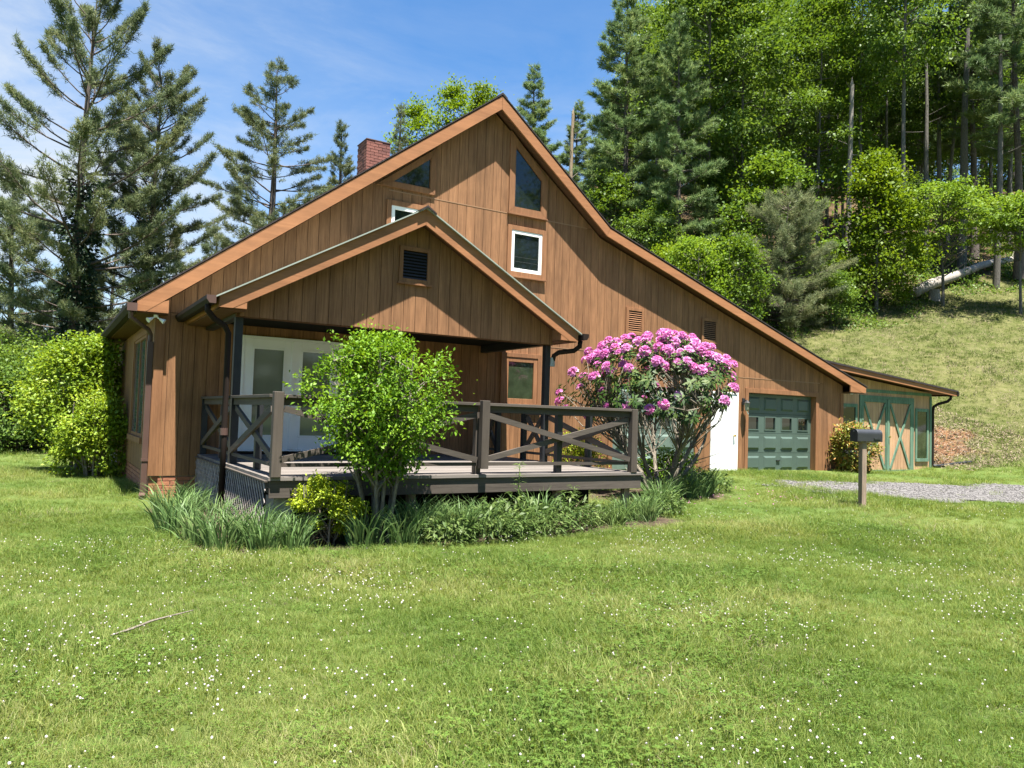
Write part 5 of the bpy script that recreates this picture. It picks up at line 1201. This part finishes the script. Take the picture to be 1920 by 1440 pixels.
def edge_trees():
    cone = lambda t: max(.08, (1-t)**.6*(.55+.45*min(1, t*5)))
    dome = lambda t: math.sqrt(max(.03, 1-(t-.38)**2/.42))
    def at(px, r, top): x, y = px_at(px, r); return x, y, height_for(px, r, top, x, y)
    x, y, H = at(1474, 45, 372)
    plant('young_pine', (x, y), pine_meshes(71, H, .15, 4.0, 'needley', prof=lambda t: (1-t)**.45*(.72+.28*min(1, t*3.5)), rise=.5, spacing=.34, nper=7, tuft=10, nl=.24, nw=.026, twigs=13, up=.45, r0=.12), 'bushy grey green young pine at the edge of the mown bank', 'tree')
    x, y, H = at(1642, 50, 292)
    plant('leafy_tree', (x, y), leafy_meshes(72, H, .9, 3.1, 'leafbr', 150, 125, .20, .85, .12, lambda t: (1-t)**.5*(.75+.3*min(1, t*4)), limbs=.5), 'bright green sapling broad at the foot, right of the bushy pine', 'tree')
    x, y, H = at(1768, 52, 352)
    plant('leafy_tree', (x, y), leafy_meshes(73, H, H*.56, 3.4, 'leafy', 95, 95, .17, .72, .10, lambda t: .55+.5*math.sin(math.pi*min(1, .2+t*.75)), flat=.20, limbs=.7, shell=.2), 'small flat-topped yellow green tree on a slim trunk by the log', 'tree')
    x, y, H = at(1915, 52, 368)
    plant('leafy_tree', (x, y), leafy_meshes(74, H, H*.58, 2.9, 'leafy', 80, 90, .17, .7, .09, dome, flat=.22, limbs=.6, shell=.2), 'yellow green tree cut by the right edge above the log', 'tree')
    for px, r, top, Rm, mt, sd, lab in ((1300, 40, 455, 2.2, 'leafy', 75, 'yellow green shrub low behind the roof slope'), (1372, 41, 450, 1.7, 'leafa', 76, 'leggy light shrub left of the bushy young pine'), (1245, 44, 470, 1.7, 'leafbr', 77, 'fresh green shrub just over the verge')):
        x, y, H = at(px, r, top)
        plant('shrub', (x, y), leafy_meshes(sd, H, .2, Rm, mt, 110, 80, .15, .6, .05, dome, 'barks', 4, .6, spread=.5), lab, 'shrub', 'shrubs at the foot of the wood', names=('stems', 'foliage'))
    x, y, H = at(1560, 46, 520)
    plant('shrub', (x, y), leafy_meshes(78, H, .1, 1.4, 'leafb', 80, 80, .13, .5, .04, dome, 'barks', 4, .6, spread=.5), 'dark low shrub between the bushy pine and the sapling', 'shrub', 'shrubs at the foot of the wood', names=('stems', 'foliage'))
    # fallen log lying across the slope
    xa, ya = px_at(1712, 53); xb, yb = px_at(1900, 65)
    rng = np.random.default_rng(4); P = []; rad = []
    for k in range(9):
        t = k/8; X, Y = xa+(xb-xa)*t, ya+(yb-ya)*t; P.append((X, Y, gzs(X, Y)+.45+.10*math.sin(t*5)+.2*t)); rad.append(.36-.17*t)
    lg = MB().tube(P, rad, 12).mesh('log', [M['log']], True); o = tag(link('fallen_log', lg), 'long pale fallen log lying along the top of the bank', 'log')
    for k in range(9):
        mb = MB(); limb(mb, Vector(P[3]).lerp(Vector(P[8]), rng.random()), (rng.normal(0, .6), rng.normal(0, .5), .8), .7+1.2*rng.random(), .04, .008, rng, .1, 4, 4, .15); link('branch', mb.mesh('branch', [M['barkl']], True), o)
    x, y = px_at(1752, 53.5)
    tag(MB().tube([(x, y, gzs(x, y)-.2), (x, y, gzs(x, y)+.25), (x+.02, y, gzs(x, y)+.6)], [.42, .32, .29], 12).build('stump', M['barkl']), 'short grey stump under the fallen log', 'stump')
edge_trees()
# ---- planting round the deck
def privet():
    x, y = 1.80, -5.35
    dome = lambda t: math.sqrt(max(.05, 1-(t-.42)**2/.36))
    plant('privet_bush', (x, y), leafy_meshes(81, 2.46-gzs(x, y), .90, .93, 'privet', 230, 74, .052, .18, .034, lambda t: math.sqrt(max(.05, 1-(t-.50)**2/.30))*(1 if t > .3 else .72+.28*t/.3), 'barks', 9, .95, spread=.55, lasp=.52, limbs=.45, shell=.35, bend=.05), 'bright green rounded privet bush growing in front of the deck', 'bush', names=('stems', 'foliage'))
privet()
def rhododendron():
    x, y = 8.5, -2.95; z = gzs(x, y); rng = np.random.default_rng(91)
    t = empty('rhododendron', (x, y, z-.05), 'tall rhododendron in full pink bloom right of the deck', 'bush')
    mb = MB(); tips = []
    H0 = 3.22-z
    def env(a, t_): return 1.92*math.sqrt(max(.05, 1-(t_-.30)**2/.55))*(.88+.14*math.sin(a*3+1))
    # five main stems leaning out, forking to the crown points
    stems = []
    for s in range(8):
        a = s*.785+rng.random()*.5; P = limb(mb, (.16*math.cos(a), .16*math.sin(a), 0), (.55*math.cos(a), .55*math.sin(a), 1.0), 1.5+.6*rng.random(), .050, .022, rng, .05, 6, 7, .13); stems.append(P)
    n = 235
    pts = []
    for i in range(n*6):
        if len(pts) >= n: break
        t_ = rng.random()**.8; a = rng.random()*6.283; rr = env(a, t_)*(.6+.42*rng.random()); c = Vector((rr*math.cos(a)-.12, rr*math.sin(a), 1.62+(H0-1.62)*t_+(.12 if math.cos(a) > 0 else -.12)*(1-t_)))
        if all((c-q).length > .17 for q in pts): pts.append(c)
    for c in pts:
        P = min(stems, key=lambda P: min((q-c).length for q in P[3:])); p0 = P[int(rng.integers(3, 7))]; d = c-p0
        pm = p0+d*.5+Vector((rng.normal(0, .08), rng.normal(0, .08), -.08*d.length)); mb.tube([p0, pm, c], [.016, .010, .006], 5, cap=False)
    for k in range(26):   # leafless twigs low down on the outside
        P = stems[int(rng.integers(0, 8))]; limb(mb, P[int(rng.integers(1, 5))], (rng.normal(0, 1)+.4, rng.normal(0, 1), .5), .5+.8*rng.random(), .012, .003, rng, .3, 5, 4, .18)
    link('stems', mb.mesh('stems', [M['barks']], True), t)
    # leaf whorls
    C = []; D = []; Nn = []; ctr = Vector((0, 0, 1.9))
    for c in pts:
        for ring_ in range(2):
            m = int(rng.integers(7, 11))
            ax = ((c-ctr).normalized()+Vector((0, 0, .6))).normalized()
            for k in range(m):
                a = k*6.283/m+rng.random()*.6; s1 = ax.orthogonal().normalized(); s2 = ax.cross(s1); o = s1*math.cos(a)+s2*math.sin(a)
                C.append(tuple(c+o*.02-ax*(.09*ring_))); D.append(tuple(o+ax*(.15-.35*rng.random())-Vector((0, 0, .25*rng.random())))); Nn.append(tuple(ax+o*.2))
    C, D, Nn = map(np.array, (C, D, Nn)); n = len(C)
    link('foliage', leaf_mesh('foliage', C, D, Nn, .14*(.7+.5*rng.random(n)), .048, M['rleaf'], .12), t)
    # flower trusses: four shapes shared by all of them
    shapes = []
    for v in range(4):
        g = np.random.default_rng(200+v); C = []; D = []; Nn = []
        for f in range(13):
            u = g.random(); a = f*2.4; el = .15+1.3*u; d = np.array([math.cos(a)*math.cos(el), math.sin(a)*math.cos(el), math.sin(el)]); base = d*.062
            s1 = np.cross(d, [0.3, .2, 1]); s1 /= np.linalg.norm(s1); s2 = np.cross(d, s1)
            for k in range(5):
                b = k*1.2566+g.random()*.3; o = s1*math.cos(b)+s2*math.sin(b); C.append(base); D.append(o*.85+d*.55); Nn.append(d-o*.5)
        shapes.append(leaf_mesh('flower_truss', np.array(C), np.array(D), np.array(Nn), .046, .036, M['petal'], .05, .6))
    view = (CAM-Vector((x, y, z+2.4))).normalized()
    up = sorted(pts, key=lambda c: -(c.z*.9+.35*(c-ctr).normalized().dot(Vector((0, 0, 1)))+.25*rng.random()))
    sel = up[:118]+list(rng.permutation(np.array([tuple(c) for c in up[105:]]))[:30])
    for i, c in enumerate(sel):
        c = Vector(c); o = link('flower_truss', shapes[i % 4], t); ax = ((c-ctr).normalized()+Vector((0, 0, .5))+view*.25).normalized()
        o.location = c+ax*.03; o.rotation_mode = 'QUATERNION'; o.rotation_quaternion = ax.to_track_quat('Z', 'Y') @ Matrix.Rotation(rng.random()*6.28, 3, 'Z').to_quaternion(); s = 1.0+.45*rng.random(); o.scale = (s, s, s)
rhododendron()
def small_shrubs():
    dome = lambda t: math.sqrt(max(.05, 1-(t-.5)**2/.3))
    plant('euonymus_bush', (1.18, -5.30), leafy_meshes(101, .80, .22, .37, 'euon', 44, 190, .034, .10, .014, dome, 'barks', 6, .75, spread=.5, lasp=.6, limbs=.9, shell=.55, bend=.03), 'small bright yellow green bush among the daffodil leaves', 'bush', names=('stems', 'foliage'))
    plant('shrub', (7.75, -1.3), leafy_meshes(102, 1.15, .1, .55, 'euon', 70, 70, .05, .2, .02, dome, 'barks', 5, .75, spread=.5, lasp=.5), 'yellow leaved shrub seen through the right-hand deck railing', 'shrub', names=('stems', 'foliage'))
    plant('shrub', (9.4, -2.2), leafy_meshes(104, .7, .05, .7, 'privet', 70, 70, .06, .2, .02, dome, 'barks', 5, .75, spread=.5, lasp=.5), 'low light green plant under the rhododendron', 'shrub', names=('stems', 'foliage'))
    plant('red_tipped_shrub', (17.95, -.55), leafy_meshes(103, 1.3, .1, .62, 'phot', 110, 60, .085, .2, .02, dome, 'barks', 5, .8, spread=.5, lasp=.5, shell=.5), 'red tipped shrub beside the dark green garage door', 'shrub', names=('stems', 'foliage'))
small_shrubs()
def bed_plants():
    g = np.random.default_rng(31)
    DF = [blades('leaves', 95, .17, .50, .021, .26, .35, g, M['daff'], 4, hvar=.22) for _ in range(3)]
    ST = [blades('leaves', 80, .14, .48, .020, .45, .9, g, M['lily'], 4, hvar=.25) for _ in range(2)]
    def herb(seed, h, r, n):
        q = np.random.default_rng(seed); a = q.random(n)*6.28; rr = r*np.sqrt(q.random(n)); z = h*(.15+.85*q.random(n))*(1-.4*rr/r)
        C = np.stack([rr*np.cos(a), rr*np.sin(a), z], 1); D = np.stack([np.cos(a), np.sin(a), .1+0*a], 1)+q.normal(0, .6, (n, 3)); Nn = np.array([0, 0, 1.0])+q.normal(0, .4, (n, 3))
        return leaf_mesh('leaves', C, D, Nn, .075*(.7+.6*q.random(n)), .024, M['herb'], .2)
    HB = [herb(1, .42, .28, 420), herb(2, .30, .25, 380)]
    spots = [(-.28, -4.05), (-.02, -3.35), (-.18, -2.75), (.22, -2.3), (.30, -3.6), (-.12, -4.75), (.02, -5.35), (.42, -5.55), (.72, -5.62), (.35, -5.1), (.85, -5.2), (1.55, -5.62), (1.55, -5.15), (2.35, -5.5), (2.65, -5.25), (3.0, -5.45), (2.75, -5.65), (1.95, -5.75), (3.35, -5.15), (2.45, -5.08), (2.2, -5.2), (2.95, -5.1), (5.85, -5.05), (6.15, -5.2), (6.45, -4.8), (8.75, -3.75), (9.15, -3.45), (8.45, -3.65), (9.45, -3.05), (7.05, -4.45), (7.55, -4.05), (4.3, -5.1)]
    def where(x, y):
        if x < .1 and y > -4.9: return 'beside the deck lattice'
        if x < 1: return 'at the left front corner of the bed'
        if x < 2.2: return 'in front of the privet bush'
        if x < 4.5: return 'just right of the privet bush'
        if x < 7: return 'before the right end of the deck'
        return 'under the rhododendron'
    rank = ['leftmost', 'second', 'third', 'fourth', 'fifth', 'sixth', 'seventh', 'eighth', 'ninth', 'tenth', 'eleventh', 'twelfth']
    def ranked(lst, wf):
        """place in its own zone, counted from the left"""
        out = []
        for p in lst:
            same = sorted([q for q in lst if wf(*q) == wf(*p)], key=lambda q: math.atan2(q[0]-CAM.x, q[1]-CAM.y)); k = same.index(p)
            out.append(rank[k] if k == 0 else rank[k]+' from left')
        return out
    for i, ((x, y), rk) in enumerate(zip(spots, ranked(spots, where))):
        t = plant('daffodil_clump', (x, y, gzs(x, y)-.02), [DF[i % 3]], rk+' daffodil leaf clump '+where(x, y), 'plant', 'daffodil clumps '+where(x, y), g.random()*6.28, .84+.35*g.random(), names=('leaves',))
    st_at = [(5.15, -5.2), (5.45, -5.05), (5.5, -5.3), (3.9, -5.5), (6.0, -4.95), (3.6, -5.6)]
    for i, ((x, y), rk) in enumerate(zip(st_at, ranked(st_at, lambda x, y: 0))):
        plant('strap_leaf_clump', (x, y, gzs(x, y)-.02), [ST[i % 2]], rk+' clump of arching light green strap leaves before the deck', 'plant', 'strap leaved clumps before the deck', g.random()*6.28, .9+.35*g.random(), names=('leaves',))
    hb_at = [(3.1, -5.75), (3.45, -5.75), (3.75, -5.3), (4.05, -5.65), (4.35, -5.5), (2.5, -5.8), (6.75, -4.95), (6.95, -4.8), (4.6, -5.35), (7.3, -4.3), (9.7, -3.2)]
    for i, ((x, y), rk) in enumerate(zip(hb_at, ranked(hb_at, lambda x, y: x < 5))):
        plant('border_plant', (x, y, gzs(x, y)-.02), [HB[i % 2]], rk+' leafy border plant '+('between the privet bush and the withered plant' if x < 5 else 'near the rhododendron'), 'plant', 'border plants '+('before the deck' if x < 5 else 'near the rhododendron'), g.random()*6.28, 1.0+.45*g.random(), names=('leaves',))
    dr = blades('dry_stems', 110, .22, .46, .010, .40, .35, g, M['dry'], 3)
    plant('dry_stem_clump', (.18, -4.55), [dr], 'tan clump of dead stems among the daffodil leaves by the lattice', 'plant', names=('dry_stems',))
    plant('dry_stem_clump', (4.72, -5.15), [blades('dry_stems', 70, .16, .42, .012, .5, .5, g, M['dry'], 3)], 'brown withered plant beneath the right half of the deck', 'plant', names=('dry_stems',))
    for x, y, H, lab in ((3.82, -5.25, .98, 'tall lily stalk with whorled leaves before the middle deck post'), (4.78, -5.2, .62, 'shorter lily stalk right of the tall one')):
        q = np.random.default_rng(int(x*100)); st = MB().tube([(0, 0, 0), (.01, .01, H*.5), (.02, 0, H)], [.010, .008, .004], 6).mesh('stalk', [M['lily']], True)
        n = 60; z = H*(.30+.70*q.random(n)**.7); a = q.random(n)*6.28; C = np.stack([0*a+.01, 0*a, z], 1); D = np.stack([np.cos(a), np.sin(a), .35+0*a], 1); Nn = np.array([0, 0, 1.])+q.normal(0, .2, (n, 3))
        plant('lily_stalk', (x, y), [st, leaf_mesh('leaves', C, D, Nn, .12, .018, M['lily'], .25)], lab, 'plant', names=('stalk', 'leaves'))
    # fallen petals on the grass
    n = 90; x = 7.6+g.random(n)*3.2; y = -5.2+g.random(n)*2.6; C = np.stack([x, y, gz(x, y)+.05], 1)
    tag(link('fallen_petals', leaf_mesh('fallen_petals', C, g.normal(0, 1, (n, 3))*np.array([1, 1, .2]), np.tile([0, 0, 1.], (n, 1)), .035, .03, M['petal'])), 'fallen pink petals on the grass under the rhododendron', kind='stuff')
    # rubble of the clay cut
    n = 420; x = 24.3+g.random(n)*5.6; y = .4+g.random(n)*4.0; ok = clay_zone(x, y) > .35; x, y = x[ok], y[ok]; n = len(x); o8 = np.array([(1,0,0),(-1,0,0),(0,1,0),(0,-1,0),(0,0,1),(0,0,-1)], float); f8 = np.array([(0,2,4),(2,1,4),(1,3,4),(3,0,4),(2,0,5),(1,2,5),(3,1,5),(0,3,5)])
    V = o8[None]*(.02+.06*g.random((n, 1, 1))**2)*(.5+g.random((n, 6, 1)))+np.stack([x, y, gz(x, y)+.02], 1)[:, None]
    tag(link('clay_clods', raw_mesh('clay_clods', V.reshape(-1, 3), 3, (np.arange(n)[:, None, None]*6+f8[None]).ravel(), plain('clay', (.12, .075, .045), .95, .1, .5, 2.5))), 'reddish clay clods on the cut bank beside the shed', kind='stuff')
    n = 4500; x = 24.2+g.random(n)*6.0; y = -.4+g.random(n)*5.4; C = np.stack([x, y, gz(x, y)+.10*g.random(n)], 1)
    tag(link('bank_weeds', leaf_mesh('bank_weeds', C, g.normal(0, 1, (n, 3))*np.array([1, 1, .5])+np.array([0, 0, .35]), np.array([0, 0, 1.])+g.normal(0, .4, (n, 3)), .16, .03, M['dry'])), 'dead grass and weeds matted over the clay bank', kind='stuff')
bed_plants()
